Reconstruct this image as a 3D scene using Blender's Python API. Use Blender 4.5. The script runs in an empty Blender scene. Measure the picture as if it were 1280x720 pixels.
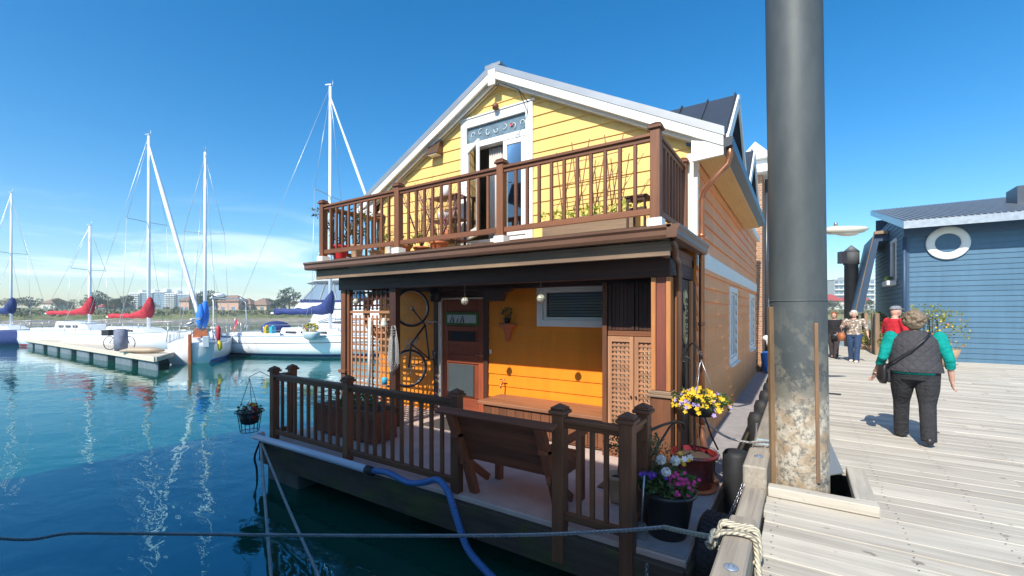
import bpy, math, random
from math import sin, cos, pi, radians, sqrt, atan2
from mathutils import Vector, Matrix, noise as mnoise
random.seed(7)
SC = bpy.context.scene
COL = SC.collection

# ------------------------------------------------------------ camera, sky, sun, exposure
EYE = 2.35
cam_d = bpy.data.cameras.new('camera'); cam = bpy.data.objects.new('camera', cam_d); COL.objects.link(cam)
cam.location = (0, 0, EYE); cam.rotation_euler = (radians(90), 0, radians(33.22))
cam_d.sensor_width = 36; cam_d.lens = 36*550/1280; cam_d.shift_y = 30/1280
cam_d.clip_start = .05; cam_d.clip_end = 4000
SC.camera = cam
SUN = Vector((.03, -1, .95)).normalized()
SUN_EL = math.asin(SUN.z); SUN_AZ = atan2(SUN.x, SUN.y)
w = bpy.data.worlds.new('World'); SC.world = w; w.use_nodes = True
wt = w.node_tree; wn = wt.nodes; wl = wt.links
bg = wn['Background']; bg.inputs['Strength'].default_value = .142
sky = wn.new('ShaderNodeTexSky'); sky.sky_type = 'NISHITA'; sky.sun_disc = False
sky.sun_elevation = SUN_EL; sky.sun_rotation = SUN_AZ
sky.air_density = 1.0; sky.dust_density = .7; sky.ozone_density = 3.2; sky.altitude = 0
tc = wn.new('ShaderNodeTexCoord')
hs = wn.new('ShaderNodeHueSaturation'); hs.inputs['Saturation'].default_value = 1.40; hs.inputs['Hue'].default_value = .496; hs.inputs['Value'].default_value = 1.0
wl.new(sky.outputs['Color'], hs.inputs['Color'])
# thin cirrus low over the harbour on the left
mp = wn.new('ShaderNodeMapping'); mp.inputs['Scale'].default_value = (2.4, 2.4, 13.0); mp.inputs['Rotation'].default_value = (.10, .06, .3)
wl.new(tc.outputs['Generated'], mp.inputs['Vector'])
nz = wn.new('ShaderNodeTexNoise'); nz.inputs['Scale'].default_value = 1.7; nz.inputs['Detail'].default_value = 9
nz.inputs['Roughness'].default_value = .58; nz.inputs['Distortion'].default_value = .7
wl.new(mp.outputs['Vector'], nz.inputs['Vector'])
r1 = wn.new('ShaderNodeMapRange'); r1.interpolation_type = 'SMOOTHSTEP'
r1.inputs['From Min'].default_value = .44; r1.inputs['From Max'].default_value = .72
wl.new(nz.outputs['Fac'], r1.inputs['Value'])
sp = wn.new('ShaderNodeSeparateXYZ'); wl.new(tc.outputs['Generated'], sp.inputs[0])
r2 = wn.new('ShaderNodeMapRange'); r2.interpolation_type = 'SMOOTHSTEP'
r2.inputs['From Min'].default_value = .24; r2.inputs['From Max'].default_value = .02
wl.new(sp.outputs['Z'], r2.inputs['Value'])
dt = wn.new('ShaderNodeVectorMath'); dt.operation = 'DOT_PRODUCT'; dt.inputs[1].default_value = (-.98, .17, 0)
wl.new(tc.outputs['Generated'], dt.inputs[0])
r3 = wn.new('ShaderNodeMapRange'); r3.interpolation_type = 'SMOOTHSTEP'
r3.inputs['From Min'].default_value = .35; r3.inputs['From Max'].default_value = .9
wl.new(dt.outputs['Value'], r3.inputs['Value'])
def wmul(a, b):
    m = wn.new('ShaderNodeMath'); m.operation = 'MULTIPLY'
    for i, x in enumerate((a, b)):
        if isinstance(x, (int, float)): m.inputs[i].default_value = x
        else: wl.new(x, m.inputs[i])
    return m.outputs[0]
fac = wmul(wmul(wmul(r1.outputs[0], r2.outputs[0]), r3.outputs[0]), .8)
mx = wn.new('ShaderNodeMixRGB'); wl.new(fac, mx.inputs['Fac']); wl.new(hs.outputs['Color'], mx.inputs['Color1'])
mx.inputs['Color2'].default_value = (7.5, 8.0, 8.6, 1)
wl.new(mx.outputs['Color'], bg.inputs['Color'])
sl = bpy.data.lights.new('sun', 'SUN'); sl.energy = 4.3; sl.angle = radians(.5); sl.color = (1, .95, .86)
so = bpy.data.objects.new('sun', sl); COL.objects.link(so); so.location = (3, -10, 20)
so.rotation_euler = (-SUN).to_track_quat('-Z', 'Y').to_euler()
SC.view_settings.view_transform = 'Standard'; SC.view_settings.look = 'None'
SC.view_settings.gamma = 1; SC.view_settings.use_curve_mapping = False
SC.view_settings.exposure = .52
SC.cycles.max_bounces = 8; SC.cycles.transparent_max_bounces = 16
SC.cycles.use_denoising = True

# ------------------------------------------------------------ where things stand
CR = Vector((.8366, .5478, 0)); CF = Vector((-.5478, .8366, 0))       # camera right / forward on the ground
def W(cx, d, z=0): return CR*cx + CF*d + Vector((0, 0, z))
def at(px, d, z=0): return W((px-640)/550*d, d, z)
def atg(px, py, z=0): return at(px, (EYE-z)*550/(py-390), z)
def onY(px, py, Y):                                                     # the point of the plane y = Y
    k = (px-640)/550; X = (k*.8366*Y-.5478*Y)/(.8366+.5478*k); d = -.5478*X+.8366*Y
    return Vector((X, Y, EYE-(py-390)*d/550))
def camang(a, b):
    v = CR*a+CF*b
    return atan2(v.y, v.x)

# ------------------------------------------------------------ meshes
class MB:
    def __init__(s): s.v=[]; s.f=[]; s.g=[]; s.r=[]; s.s=[]
    def add(s, V, F, G=None, rnd=None, smooth=False):
        o = len(s.v); rnd = random.random() if rnd is None else rnd
        s.v += [tuple(p) for p in V]
        s.g += [tuple(p) for p in (G if G is not None else V)]
        s.r += [rnd]*len(V)
        s.f += [[i+o for i in f] for f in F]; s.s += [smooth]*len(F)
    QF = [(0,3,2,1),(4,5,6,7),(0,1,5,4),(1,2,6,5),(2,3,7,6),(3,0,4,7)]
    def hexa(s, P, rnd=None, gax=None):                                # eight corners: bottom ring, top ring
        P = [Vector(p) for p in P]; o = Vector((random.random()*40, random.random()*40, random.random()*40))
        e = [P[1]-P[0], P[3]-P[0], P[4]-P[0]]
        idx = sorted(range(3), key=lambda i: -e[i].length)
        ax = [e[i].normalized() if e[i].length > 1e-9 else Vector((0,0,1)) for i in idx]
        G = [Vector(((p-P[0]).dot(ax[0]), (p-P[0]).dot(ax[1]), (p-P[0]).dot(ax[2])))+o for p in P]
        s.add(P, s.QF, G, rnd)
    def box(s, x0, x1, y0, y1, z0, z1, rnd=None):
        x0,x1=min(x0,x1),max(x0,x1); y0,y1=min(y0,y1),max(y0,y1); z0,z1=min(z0,z1),max(z0,z1)
        s.hexa([(x0,y0,z0),(x1,y0,z0),(x1,y1,z0),(x0,y1,z0),(x0,y0,z1),(x1,y0,z1),(x1,y1,z1),(x0,y1,z1)], rnd)
    def bar(s, p, q, w, h, up=(0,0,1), rnd=None):                       # w across, h along up
        p=Vector(p); q=Vector(q); d=(q-p).normalized(); u=Vector(up)
        a=d.cross(u)
        if a.length<1e-5: a=d.cross(Vector((0,1,0)))
        a.normalize(); b=a.cross(d); a=a*(w/2); b=b*(h/2)
        s.hexa([p-a-b,p+a-b,p+a+b,p-a+b,q-a-b,q+a-b,q+a+b,q-a+b], rnd)
    def tube(s, pts, r, n=8, rnd=None, cap=True):
        pts=[Vector(p) for p in pts]; V=[];F=[];G=[]; L=0; o=random.random()*30
        m=len(pts); prev=None
        for i,p in enumerate(pts):
            t=(pts[min(i+1,m-1)]-pts[max(i-1,0)]).normalized()
            if prev is None:
                a=t.cross(Vector((0,0,1)))
                if a.length<.05: a=t.cross(Vector((0,1,0)))
            else: a=prev-t*prev.dot(t)
            a.normalize(); prev=a; b=t.cross(a); rr=r[i] if isinstance(r,(list,tuple)) else r
            if i: L+=(p-pts[i-1]).length
            for k in range(n):
                th=2*pi*k/n; V.append(p+(a*cos(th)+b*sin(th))*rr); G.append((L+o,th/(2*pi),0))
        for i in range(m-1):
            for k in range(n):
                F.append((i*n+k,i*n+(k+1)%n,(i+1)*n+(k+1)%n,(i+1)*n+k))
        if cap: F+= [tuple(range(n-1,-1,-1)), tuple(range((m-1)*n,m*n))]
        s.add(V,F,G,rnd,True)
    def lathe(s, prof, c=(0,0,0), n=20, rnd=None, M=None, smooth=True):    # prof = (radius, height) pairs
        c=Vector(c); V=[];F=[];G=[]; o=random.random()*30
        for i,(r,z) in enumerate(prof):
            for k in range(n):
                th=2*pi*k/n; p=Vector((r*cos(th),r*sin(th),z))
                if M is not None: p=M@p
                V.append(c+p); G.append((z+o,r*cos(th),r*sin(th)))
        for i in range(len(prof)-1):
            for k in range(n): F.append((i*n+k,i*n+(k+1)%n,(i+1)*n+(k+1)%n,(i+1)*n+k))
        if prof[0][0]>1e-4: F.append(tuple(range(n-1,-1,-1)))
        if prof[-1][0]>1e-4: F.append(tuple(range((len(prof)-1)*n,len(prof)*n)))
        s.add(V,F,G,rnd,smooth)
    def loft(s, rings, n=14, rnd=None, smooth=True, cap=True):             # rings = (centre, half-axis a, half-axis b)
        V=[];F=[]
        for c,a,b in rings:
            c=Vector(c);a=Vector(a);b=Vector(b)
            for k in range(n):
                th=2*pi*k/n; V.append(c+a*cos(th)+b*sin(th))
        m=len(rings)
        for i in range(m-1):
            for k in range(n): F.append((i*n+k,i*n+(k+1)%n,(i+1)*n+(k+1)%n,(i+1)*n+k))
        if cap: F+=[tuple(range(n-1,-1,-1)),tuple(range((m-1)*n,m*n))]
        s.add(V,F,None,rnd,smooth)
    def ell(s, c, rx, ry, rz, n=14, m=8, M=None, rnd=None):
        prof=[(sin(pi*i/m),-cos(pi*i/m)) for i in range(m+1)]
        S=Matrix.Diagonal((rx,ry,rz)); M=S if M is None else M@S
        prof[0]=(1e-3,-1);prof[-1]=(1e-3,1)
        s.lathe(prof,c,n,rnd,M)
    def prism(s, poly, fn, t0, t1, rnd=None, smooth=False):                # fn(a, b, t) -> point
        n=len(poly); V=[fn(a,b,t0) for a,b in poly]+[fn(a,b,t1) for a,b in poly]
        F=[tuple(range(n-1,-1,-1)),tuple(range(n,2*n))]+[(i,(i+1)%n,n+(i+1)%n,n+i) for i in range(n)]
        s.add(V,F,[(v[0],v[1],v[2]) for v in V],rnd,smooth)
    def torus(s, c, R, r, n=28, m=8, M=None, rnd=None, a0=0, a1=2*pi):
        pts=[]; c=Vector(c)
        full=abs(a1-a0-2*pi)<1e-6
        V=[];F=[];G=[]
        cnt=n if full else n+1
        for i in range(cnt):
            th=a0+(a1-a0)*i/n
            for k in range(m):
                ph=2*pi*k/m; p=Vector(((R+r*cos(ph))*cos(th),(R+r*cos(ph))*sin(th),r*sin(ph)))
                if M is not None: p=M@p
                V.append(c+p); G.append((R*th,ph/(2*pi),0))
        for i in range(n):
            j=(i+1)%cnt
            for k in range(m): F.append((i*m+k,j*m+k,j*m+(k+1)%m,i*m+(k+1)%m))
        s.add(V,F,G,rnd,True)
    def leaf(s, p, d, up, L, wd, rnd=None):
        d=Vector(d).normalized(); a=d.cross(Vector(up))
        if a.length<1e-4: a=Vector((1,0,0))
        a.normalize(); p=Vector(p); nn=a.cross(d)
        s.add([p,p+d*L*.45+a*wd/2+nn*L*.06,p+d*L,p+d*L*.45-a*wd/2+nn*L*.06],[(0,1,2),(0,2,3)],None,rnd)
    def cloud(s, c, rx, ry, rz, n, L, wd=None, rnd=None, hollow=.35):
        c=Vector(c)
        for _ in range(n):
            u=rv(); k=hollow+(1-hollow)*random.random()**.5
            p=c+Vector((u.x*rx*k,u.y*ry*k,u.z*rz*k)); d=(u+rv()*.8+Vector((0,0,.3)))
            s.leaf(p,d,rv(),L*random.uniform(.7,1.3),(wd or L*.55),rnd)
    def flower(s, p, d, r, n=5, rnd=None):
        d=Vector(d).normalized(); a=d.orthogonal().normalized(); b=d.cross(a); p=Vector(p); V=[p-d*r*.25]; F=[]
        for k in range(2*n):
            th=pi*k/n; rr=r*(1 if k%2 else .62); V.append(p+(a*cos(th)+b*sin(th))*rr+d*(r*.12 if k%2 else 0))
        for k in range(2*n): F.append((0,1+k,1+(k+1)%(2*n)))
        s.add(V,F,None,rnd)
    def build(s, name, m, parent=None, bevel=0, local=False, rot=None):
        V=s.v; org=Vector((0,0,0)); loc=Vector((0,0,0))
        if parent is not None:
            if not local: org=wloc(parent)
        elif not local:
            xs=[p[0] for p in V]; ys=[p[1] for p in V]; zs=[p[2] for p in V]
            org=Vector(((min(xs)+max(xs))/2,(min(ys)+max(ys))/2,min(zs))); loc=org.copy()
        me=bpy.data.meshes.new(name)
        me.from_pydata([(p[0]-org.x,p[1]-org.y,p[2]-org.z) for p in V],[],s.f)
        a=me.attributes.new('g','FLOAT_VECTOR','POINT'); a.data.foreach_set('vector',[c for p in s.g for c in p])
        a=me.attributes.new('rnd','FLOAT','POINT'); a.data.foreach_set('value',s.r)
        me.polygons.foreach_set('use_smooth',s.s); me.update()
        o=bpy.data.objects.new(name,me); COL.objects.link(o); o.location=loc
        if parent is not None: o.parent=parent
        if m is not None: me.materials.append(m)
        if bevel:
            b=o.modifiers.new('bevel','BEVEL'); b.width=bevel; b.segments=1; b.limit_method='ANGLE'; b.angle_limit=radians(40)
        return o
def rv():
    while True:
        v=Vector((random.uniform(-1,1),random.uniform(-1,1),random.uniform(-1,1)))
        if .01<v.length<1: return v.normalized()
def wloc(o):
    l=Vector((0,0,0))
    while o is not None: l=l+o.location; o=o.parent
    return l
def tag(o, label=None, cat=None, group=None, kind=None):
    if label: o['label']=label
    if cat: o['category']=cat
    if group: o['group']=group
    if kind: o['kind']=kind
    return o
def thing(name, label, cat, loc=(0,0,0), rz=0, group=None):
    o=bpy.data.objects.new(name,None); COL.objects.link(o); o.location=loc; o.rotation_euler=(0,0,rz)
    o.empty_display_size=.1
    return tag(o,label,cat,group)
def copy_tree(o, parent=None):
    c=o.copy(); COL.objects.link(c)
    if parent is not None: c.parent=parent
    for ch in list(o.children): copy_tree(ch,c)
    return c
def remesh(o, vox, smooth=4, fac=.5):
    r=o.modifiers.new('remesh','REMESH'); r.mode='VOXEL'; r.voxel_size=vox; r.use_smooth_shade=True
    if smooth:
        m=o.modifiers.new('smooth','SMOOTH'); m.iterations=smooth; m.factor=fac
    return o

# ------------------------------------------------------------ materials
class NT:
    def __init__(s, name):
        s.m=bpy.data.materials.new(name); s.m.use_nodes=True; s.t=s.m.node_tree; s.n=s.t.nodes; s.b=s.n['Principled BSDF']; s.out=s.n['Material Output']
    def new(s, ty, **kw):
        n=s.n.new(ty)
        for k,v in kw.items(): setattr(n,k,v)
        return n
    def link(s,a,b): s.t.links.new(a,b)
    def attr(s,name): return s.new('ShaderNodeAttribute',attribute_name=name)
    def math(s,op,a,b=None,clamp=False):
        n=s.new('ShaderNodeMath',operation=op); n.use_clamp=clamp
        for i,x in enumerate((a,b)):
            if x is None: continue
            if isinstance(x,(int,float)): n.inputs[i].default_value=x
            else: s.link(x,n.inputs[i])
        return n.outputs[0]
    def rng(s,v,a,b,c,d,smooth=False):
        n=s.new('ShaderNodeMapRange'); n.interpolation_type='SMOOTHSTEP' if smooth else 'LINEAR'
        s.link(v,n.inputs['Value'])
        for k,x in zip(('From Min','From Max','To Min','To Max'),(a,b,c,d)): n.inputs[k].default_value=x
        return n.outputs[0]
    def noise(s,vec,scale,detail=4,rough=.55,dist=0):
        n=s.new('ShaderNodeTexNoise'); n.inputs['Scale'].default_value=scale; n.inputs['Detail'].default_value=detail
        n.inputs['Roughness'].default_value=rough; n.inputs['Distortion'].default_value=dist
        if vec is not None: s.link(vec,n.inputs['Vector'])
        return n.outputs['Fac']
    def map(s,vec,scale=(1,1,1),rot=(0,0,0),loc=(0,0,0)):
        n=s.new('ShaderNodeMapping'); s.link(vec,n.inputs['Vector'])
        n.inputs['Scale'].default_value=scale; n.inputs['Rotation'].default_value=rot; n.inputs['Location'].default_value=loc
        return n.outputs['Vector']
    def mix(s,f,a,b,mode='MIX'):
        n=s.new('ShaderNodeMixRGB',blend_type=mode)
        for k,x in (('Fac',f),('Color1',a),('Color2',b)):
            if isinstance(x,(int,float)): n.inputs[k].default_value=x
            elif isinstance(x,tuple): n.inputs[k].default_value=(*x,1) if len(x)==3 else x
            else: s.link(x,n.inputs[k])
        return n.outputs['Color']
    def bump(s,h,strength=.3,dist=.01,nrm=None):
        n=s.new('ShaderNodeBump'); n.inputs['Strength'].default_value=strength; n.inputs['Distance'].default_value=dist
        s.link(h,n.inputs['Height'])
        if nrm is not None: s.link(nrm,n.inputs['Normal'])
        return n.outputs['Normal']
    def scale(s,col,f):
        c=s.new('ShaderNodeCombineXYZ')
        for i in range(3): s.link(f,c.inputs[i])
        return s.mix(1.0,col,c.outputs[0],'MULTIPLY')
def mat(name, base, rough=.5, var=.15, scale=(6,6,6), rndv=.1, bump=0, bdist=.004, metal=0, spec=.5, second=None, sfrom=.5, sto=.7, sscale=3, coord='g', detail=5, sub=None, coat=0):
    t=NT(name); b=t.b
    if coord=='g': vec=t.attr('g').outputs['Vector']
    else: vec=t.new('ShaderNodeTexCoord').outputs['Object']
    n1=t.noise(t.map(vec,scale),1,detail,.6)
    f=t.rng(n1,.25,.75,1-var,1+var)
    if rndv:
        f=t.math('MULTIPLY',f,t.rng(t.attr('rnd').outputs['Fac'],0,1,1-rndv,1+rndv))
    col=base
    if second:
        n2=t.noise(t.map(vec,(sscale,)*3 if not isinstance(sscale,tuple) else sscale),1,6,.6)
        col=t.mix(t.rng(n2,sfrom,sto,0,1,True),base,second)
    else:
        rgb=t.new('ShaderNodeRGB'); rgb.outputs[0].default_value=(*base,1); col=rgb.outputs[0]
    t.link(t.scale(col,f),b.inputs['Base Color'])
    b.inputs['Roughness'].default_value=rough; b.inputs['Metallic'].default_value=metal; b.inputs['Specular IOR Level'].default_value=spec
    if coat: b.inputs['Coat Weight'].default_value=coat
    if sub: b.inputs['Subsurface Weight'].default_value=sub
    if bump: t.link(t.bump(n1,bump,bdist),b.inputs['Normal'])
    return t.m
def wood(name, base, second, rough=.55, bump=.35, rndv=.18, grain=(1.2,28,28), var=.28):
    t=NT(name); b=t.b; vec=t.attr('g').outputs['Vector']
    n1=t.noise(t.map(vec,grain),1,6,.62,.6)
    n2=t.noise(t.map(vec,(.8,3,3)),1,5,.6)
    col=t.mix(t.rng(n2,.42,.68,0,1,True),base,second)
    f=t.math('MULTIPLY',t.rng(n1,.25,.75,1-var,1+var),t.rng(t.attr('rnd').outputs['Fac'],0,1,1-rndv,1+rndv))
    t.link(t.scale(col,f),b.inputs['Base Color'])
    t.link(t.rng(n1,.2,.8,rough+.12,rough-.1),b.inputs['Roughness'])
    t.link(t.bump(n1,bump,.003),b.inputs['Normal'])
    return t.m
def leafmat(name, a, b2, c, trans=.35):
    t=NT(name); vec=t.new('ShaderNodeTexCoord').outputs['Object']
    r=t.attr('rnd').outputs['Fac']
    col=t.mix(r,a,b2); n=t.noise(t.map(vec,(9,9,9)),1,2)
    col=t.mix(t.rng(n,.5,.65,0,1,True),col,c)
    t.link(col,t.b.inputs['Base Color']); t.b.inputs['Roughness'].default_value=.5
    tr=t.new('ShaderNodeBsdfTranslucent'); t.link(col,tr.inputs['Color'])
    ms=t.new('ShaderNodeMixShader'); ms.inputs[0].default_value=trans
    t.link(t.b.outputs[0],ms.inputs[1]); t.link(tr.outputs[0],ms.inputs[2]); t.link(ms.outputs[0],t.out.inputs['Surface'])
    return t.m
M={}
M['rail']=wood('stained_wood',(.19,.072,.030),(.135,.052,.024))
M['bench']=wood('red_brown_bench_wood',(.25,.070,.027),(.17,.050,.022))
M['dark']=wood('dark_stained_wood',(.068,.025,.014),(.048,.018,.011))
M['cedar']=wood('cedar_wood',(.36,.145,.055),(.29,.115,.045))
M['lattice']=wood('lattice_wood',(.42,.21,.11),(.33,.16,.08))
M['orangewood']=wood('orange_wood',(.50,.20,.065),(.42,.16,.05))
M['fascia']=wood('weathered_board',(.30,.20,.12),(.20,.13,.085))
M['chestwood']=wood('chest_wood',(.29,.125,.06),(.22,.095,.048))
def siding_mat(name, base, dirt):
    t=NT(name); vec=t.attr('g').outputs['Vector']
    n1=t.noise(t.map(vec,(1.5,40,40)),1,6,.6); n2=t.noise(t.map(vec,(.9,1.6,1.6)),1,5,.6)
    col=t.mix(t.rng(n2,.5,.8,0,.35,True),base,dirt)
    ob=t.new('ShaderNodeTexCoord').outputs['Object']; n3=t.noise(t.map(ob,(5,5,.5)),1,6,.65); n4=t.noise(t.map(ob,(.7,.7,.9)),1,4,.6)
    f=t.math('MULTIPLY',t.rng(n1,.3,.7,.95,1.04),t.rng(t.attr('rnd').outputs['Fac'],0,1,.94,1.04)); f=t.math('MULTIPLY',f,t.rng(n3,.35,.72,1.03,.86)); f=t.math('MULTIPLY',f,t.rng(n4,.3,.7,.93,1.05))
    t.link(t.scale(col,f),t.b.inputs['Base Color']); t.b.inputs['Roughness'].default_value=.5; t.b.inputs['Specular IOR Level'].default_value=.2
    t.link(t.bump(n1,.12,.003),t.b.inputs['Normal'])
    return t.m
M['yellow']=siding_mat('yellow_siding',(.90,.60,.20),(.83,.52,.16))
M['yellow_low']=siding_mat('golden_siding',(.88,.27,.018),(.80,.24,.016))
M['side']=siding_mat('shaded_side_siding',(.97,.40,.15),(.90,.37,.135))  # the same yellow paint, with the tone of its shaded side put into the colour
M['white']=mat('white_paint',(.80,.79,.75),.4,.05,(3,20,20),.03,.05)
M['cream']=mat('cream_paint',(.78,.70,.58),.5,.06,(2,20,20),.04,.05)
M['soffit']=wood('soffit_boards',(.72,.47,.20),(.66,.42,.17),rndv=.06,var=.1)
M['metalroof']=mat('grey_metal_roof',(.36,.37,.37),.38,.12,(2,2,2),.05,metal=.55)
M['darkroof']=mat('dark_metal_roof',(.085,.095,.11),.38,.12,(2,2,2),.05,metal=.5)
M['gutter']=mat('brown_gutter',(.20,.105,.068),.35,.15,(2,8,8),.1,metal=.3)
M['copper']=mat('copper_pipe',(.50,.21,.11),.32,.25,(4,3,3),.05,metal=.75)
M['darkgutter']=mat('dark_gutter',(.06,.065,.075),.35,.1,(2,5,5),.05,metal=.3)
M['black']=mat('black_rubber',(.016,.016,.018),.65,.3,(14,14,14),.1,.2)
M['blackmetal']=mat('black_iron',(.02,.019,.018),.45,.2,(12,12,12),.05)
M['steel']=mat('galvanised_steel',(.45,.46,.47),.35,.2,(9,9,9),.1,metal=.85)
M['concrete']=mat('mossy_concrete',(.105,.095,.080),.85,.35,(5,5,5),.1,.5,.006,second=(.075,.085,.035),sscale=2.2,sfrom=.48,sto=.66)
M['fascia_moss']=mat('mossy_timber',(.062,.042,.028),.85,.4,(2,14,14),.15,.6,.006,second=(.060,.062,.016),sscale=2.5,sfrom=.48,sto=.64)
M['deck']=mat('deck_coating',(.54,.42,.36),.7,.14,(5,5,5),.03,.15,second=(.44,.33,.28),sscale=1.5)
M['walk']=mat('grey_walkway',(.33,.31,.30),.75,.2,(6,6,6),.05,.2)
M['glassfloat']=mat('green_glass_float',(.55,.55,.42),.1,.2,(20,20,20),0,metal=.2,coat=1)
M['terracotta']=mat('terracotta',(.46,.13,.045),.6,.15,(12,12,12),.1,.2)
M['redglaze']=mat('oxblood_glaze',(.14,.014,.014),.2,.35,(9,4,4),.05,coat=.6)
M['blackpot']=mat('black_plastic_pot',(.018,.017,.02),.42,.2,(8,8,8),.05)
M['soil']=mat('potting_soil',(.055,.035,.022),.95,.5,(60,60,60),.2,.9,.01)
M['clay']=mat('buff_clay_pot',(.44,.29,.18),.7,.2,(10,10,10),.05)
M['rope']=None
M['redfab']=mat('red_canvas',(.50,.028,.045),.75,.25,(3,6,6),.05,.5,.03)
M['navyfab']=mat('navy_canvas',(.022,.042,.17),.7,.25,(3,6,6),.05,.5,.03)
M['bluefab']=mat('bright_blue_canvas',(.014,.165,.60),.7,.2,(3,6,6),.05,.5,.03)
M['gel']=mat('white_gelcoat',(.82,.83,.84),.25,.03,(2,2,2),.02,coat=.3)
M['gelgrey']=mat('grey_gelcoat',(.50,.58,.63),.3,.06,(2,2,2),.02)
M['alloy']=mat('white_mast_paint',(.86,.86,.85),.3,.04,(2,2,2),.02)
M['wire']=mat('rigging_wire',(.55,.56,.57),.35,.05,(2,2,2),.02,metal=.5)
M['tint']=mat('tinted_glass',(.03,.04,.05),.06,.05,(2,2,2),.02,coat=1)
M['clear_blue']=mat('clear_vinyl',(.20,.27,.34),.1,.05,(2,2,2),.02,coat=1)
M['rust']=mat('varnished_rudder',(.36,.11,.035),.4,.25,(6,6,6),.05)
M['finger']=mat('dock_planks_far',(.58,.51,.40),.8,.15,(3,20,20),.1)
M['float']=mat('grey_float_tub',(.14,.17,.19),.6,.25,(4,4,4),.15)
M['pvc']=mat('white_pvc',(.62,.63,.70),.4,.12,(2,6,6),.03)
M['skin']=mat('skin',(.60,.34,.25),.5,.07,(14,14,14),0,sub=.05,coord='o')
M['lip']=mat('lip',(.42,.14,.12),.5,.05,(5,5,5),0)
M['eye']=mat('eye_dark',(.03,.02,.015),.2,.05,(5,5,5),0)
M['yellowp']=mat('yellow_plastic',(.75,.50,.02),.45,.08,(4,4,4),0)
M['bluep']=mat('blue_plastic',(.05,.42,.62),.45,.08,(4,4,4),0)
M['redp']=mat('red_plastic',(.55,.02,.03),.45,.08,(4,4,4),0)
def corr(name, base, per, rough, band=.35, amp=.006):
    t=NT(name); vec=t.attr('g').outputs['Vector']; sep=t.new('ShaderNodeSeparateXYZ'); t.link(vec,sep.inputs[0])
    w_=t.math('SINE',t.math('MULTIPLY',sep.outputs['X'],2*pi/per))
    n=t.noise(t.map(vec,(3,6,6)),1,4)
    rgb=t.new('ShaderNodeRGB'); rgb.outputs[0].default_value=(*base,1)
    t.link(t.scale(rgb.outputs[0],t.rng(n,.3,.7,.82,1.15)),t.b.inputs['Base Color']); t.b.inputs['Roughness'].default_value=rough
    t.link(t.bump(w_,band,amp),t.b.inputs['Normal'])
    return t.m
M['bluehose']=corr('blue_corrugated_hose',(.06,.17,.40),.022,.5,.6,.004)
def ropemat(name, base, tw=.035):
    t=NT(name); vec=t.attr('g').outputs['Vector']; sep=t.new('ShaderNodeSeparateXYZ'); t.link(vec,sep.inputs[0])
    ph=t.math('ADD',t.math('MULTIPLY',sep.outputs['X'],2*pi/tw),t.math('MULTIPLY',sep.outputs['Y'],2*pi*3))
    w_=t.math('SINE',ph); n=t.noise(t.map(vec,(6,4,4)),1,5)
    rgb=t.new('ShaderNodeRGB'); rgb.outputs[0].default_value=(*base,1)
    t.link(t.scale(rgb.outputs[0],t.math('MULTIPLY',t.rng(n,.3,.7,.7,1.2),t.rng(w_,-1,1,.72,1.1))),t.b.inputs['Base Color'])
    t.b.inputs['Roughness'].default_value=.85; t.link(t.bump(w_,.9,.004),t.b.inputs['Normal'])
    return t.m
M['rope']=ropemat('white_rope',(.52,.49,.45)); M['ropegrey']=ropemat('grey_rope',(.46,.42,.40)); M['ropecream']=ropemat('cream_rope',(.62,.56,.42))
def glassmat(name, tint=(.9,.95,.95)):
    t=NT(name); g=t.new('ShaderNodeBsdfGlossy'); g.inputs['Roughness'].default_value=.02
    tr=t.new('ShaderNodeBsdfTransparent'); tr.inputs['Color'].default_value=(*tint,1)
    fr=t.new('ShaderNodeFresnel'); fr.inputs['IOR'].default_value=1.6
    f=t.math('MULTIPLY',fr.outputs[0],1.5,True)
    ms=t.new('ShaderNodeMixShader'); t.link(f,ms.inputs[0]); t.link(tr.outputs[0],ms.inputs[1]); t.link(g.outputs[0],ms.inputs[2]); t.link(ms.outputs[0],t.out.inputs['Surface'])
    return t.m
M['glass']=glassmat('window_glass'); M['leaded']=mat('leaded_glass',(.16,.22,.25),.12,.3,(9,9,9),0,coat=.6)
M['leaf']=leafmat('green_leaves',(.045,.10,.022),(.085,.15,.035),(.035,.07,.02))
M['leafyel']=leafmat('yellow_green_leaves',(.20,.24,.05),(.30,.30,.07),(.16,.18,.05))
M['leafolive']=leafmat('olive_leaves',(.10,.13,.05),(.17,.19,.08),(.08,.09,.04))
M['leaflime']=leafmat('lime_leaves',(.35,.46,.05),(.48,.55,.10),(.30,.38,.05))
M['twig']=mat('bare_twigs',(.17,.09,.05),.8,.2,(9,9,9),.2)
for k,c in dict(fy=(.85,.55,.02),fw=(.85,.84,.80),fm=(.70,.05,.28),fv=(.16,.05,.45),fl=(.50,.36,.70),fr=(.55,.02,.02),fp=(.75,.28,.42),fo=(.80,.22,.03)).items():
    M[k]=leafmat('petals_'+dict(fy='yellow',fw='white',fm='magenta',fv='violet',fl='lilac',fr='red',fp='pink',fo='orange')[k],c,tuple(x*.8 for x in c),c,.25)

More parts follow.
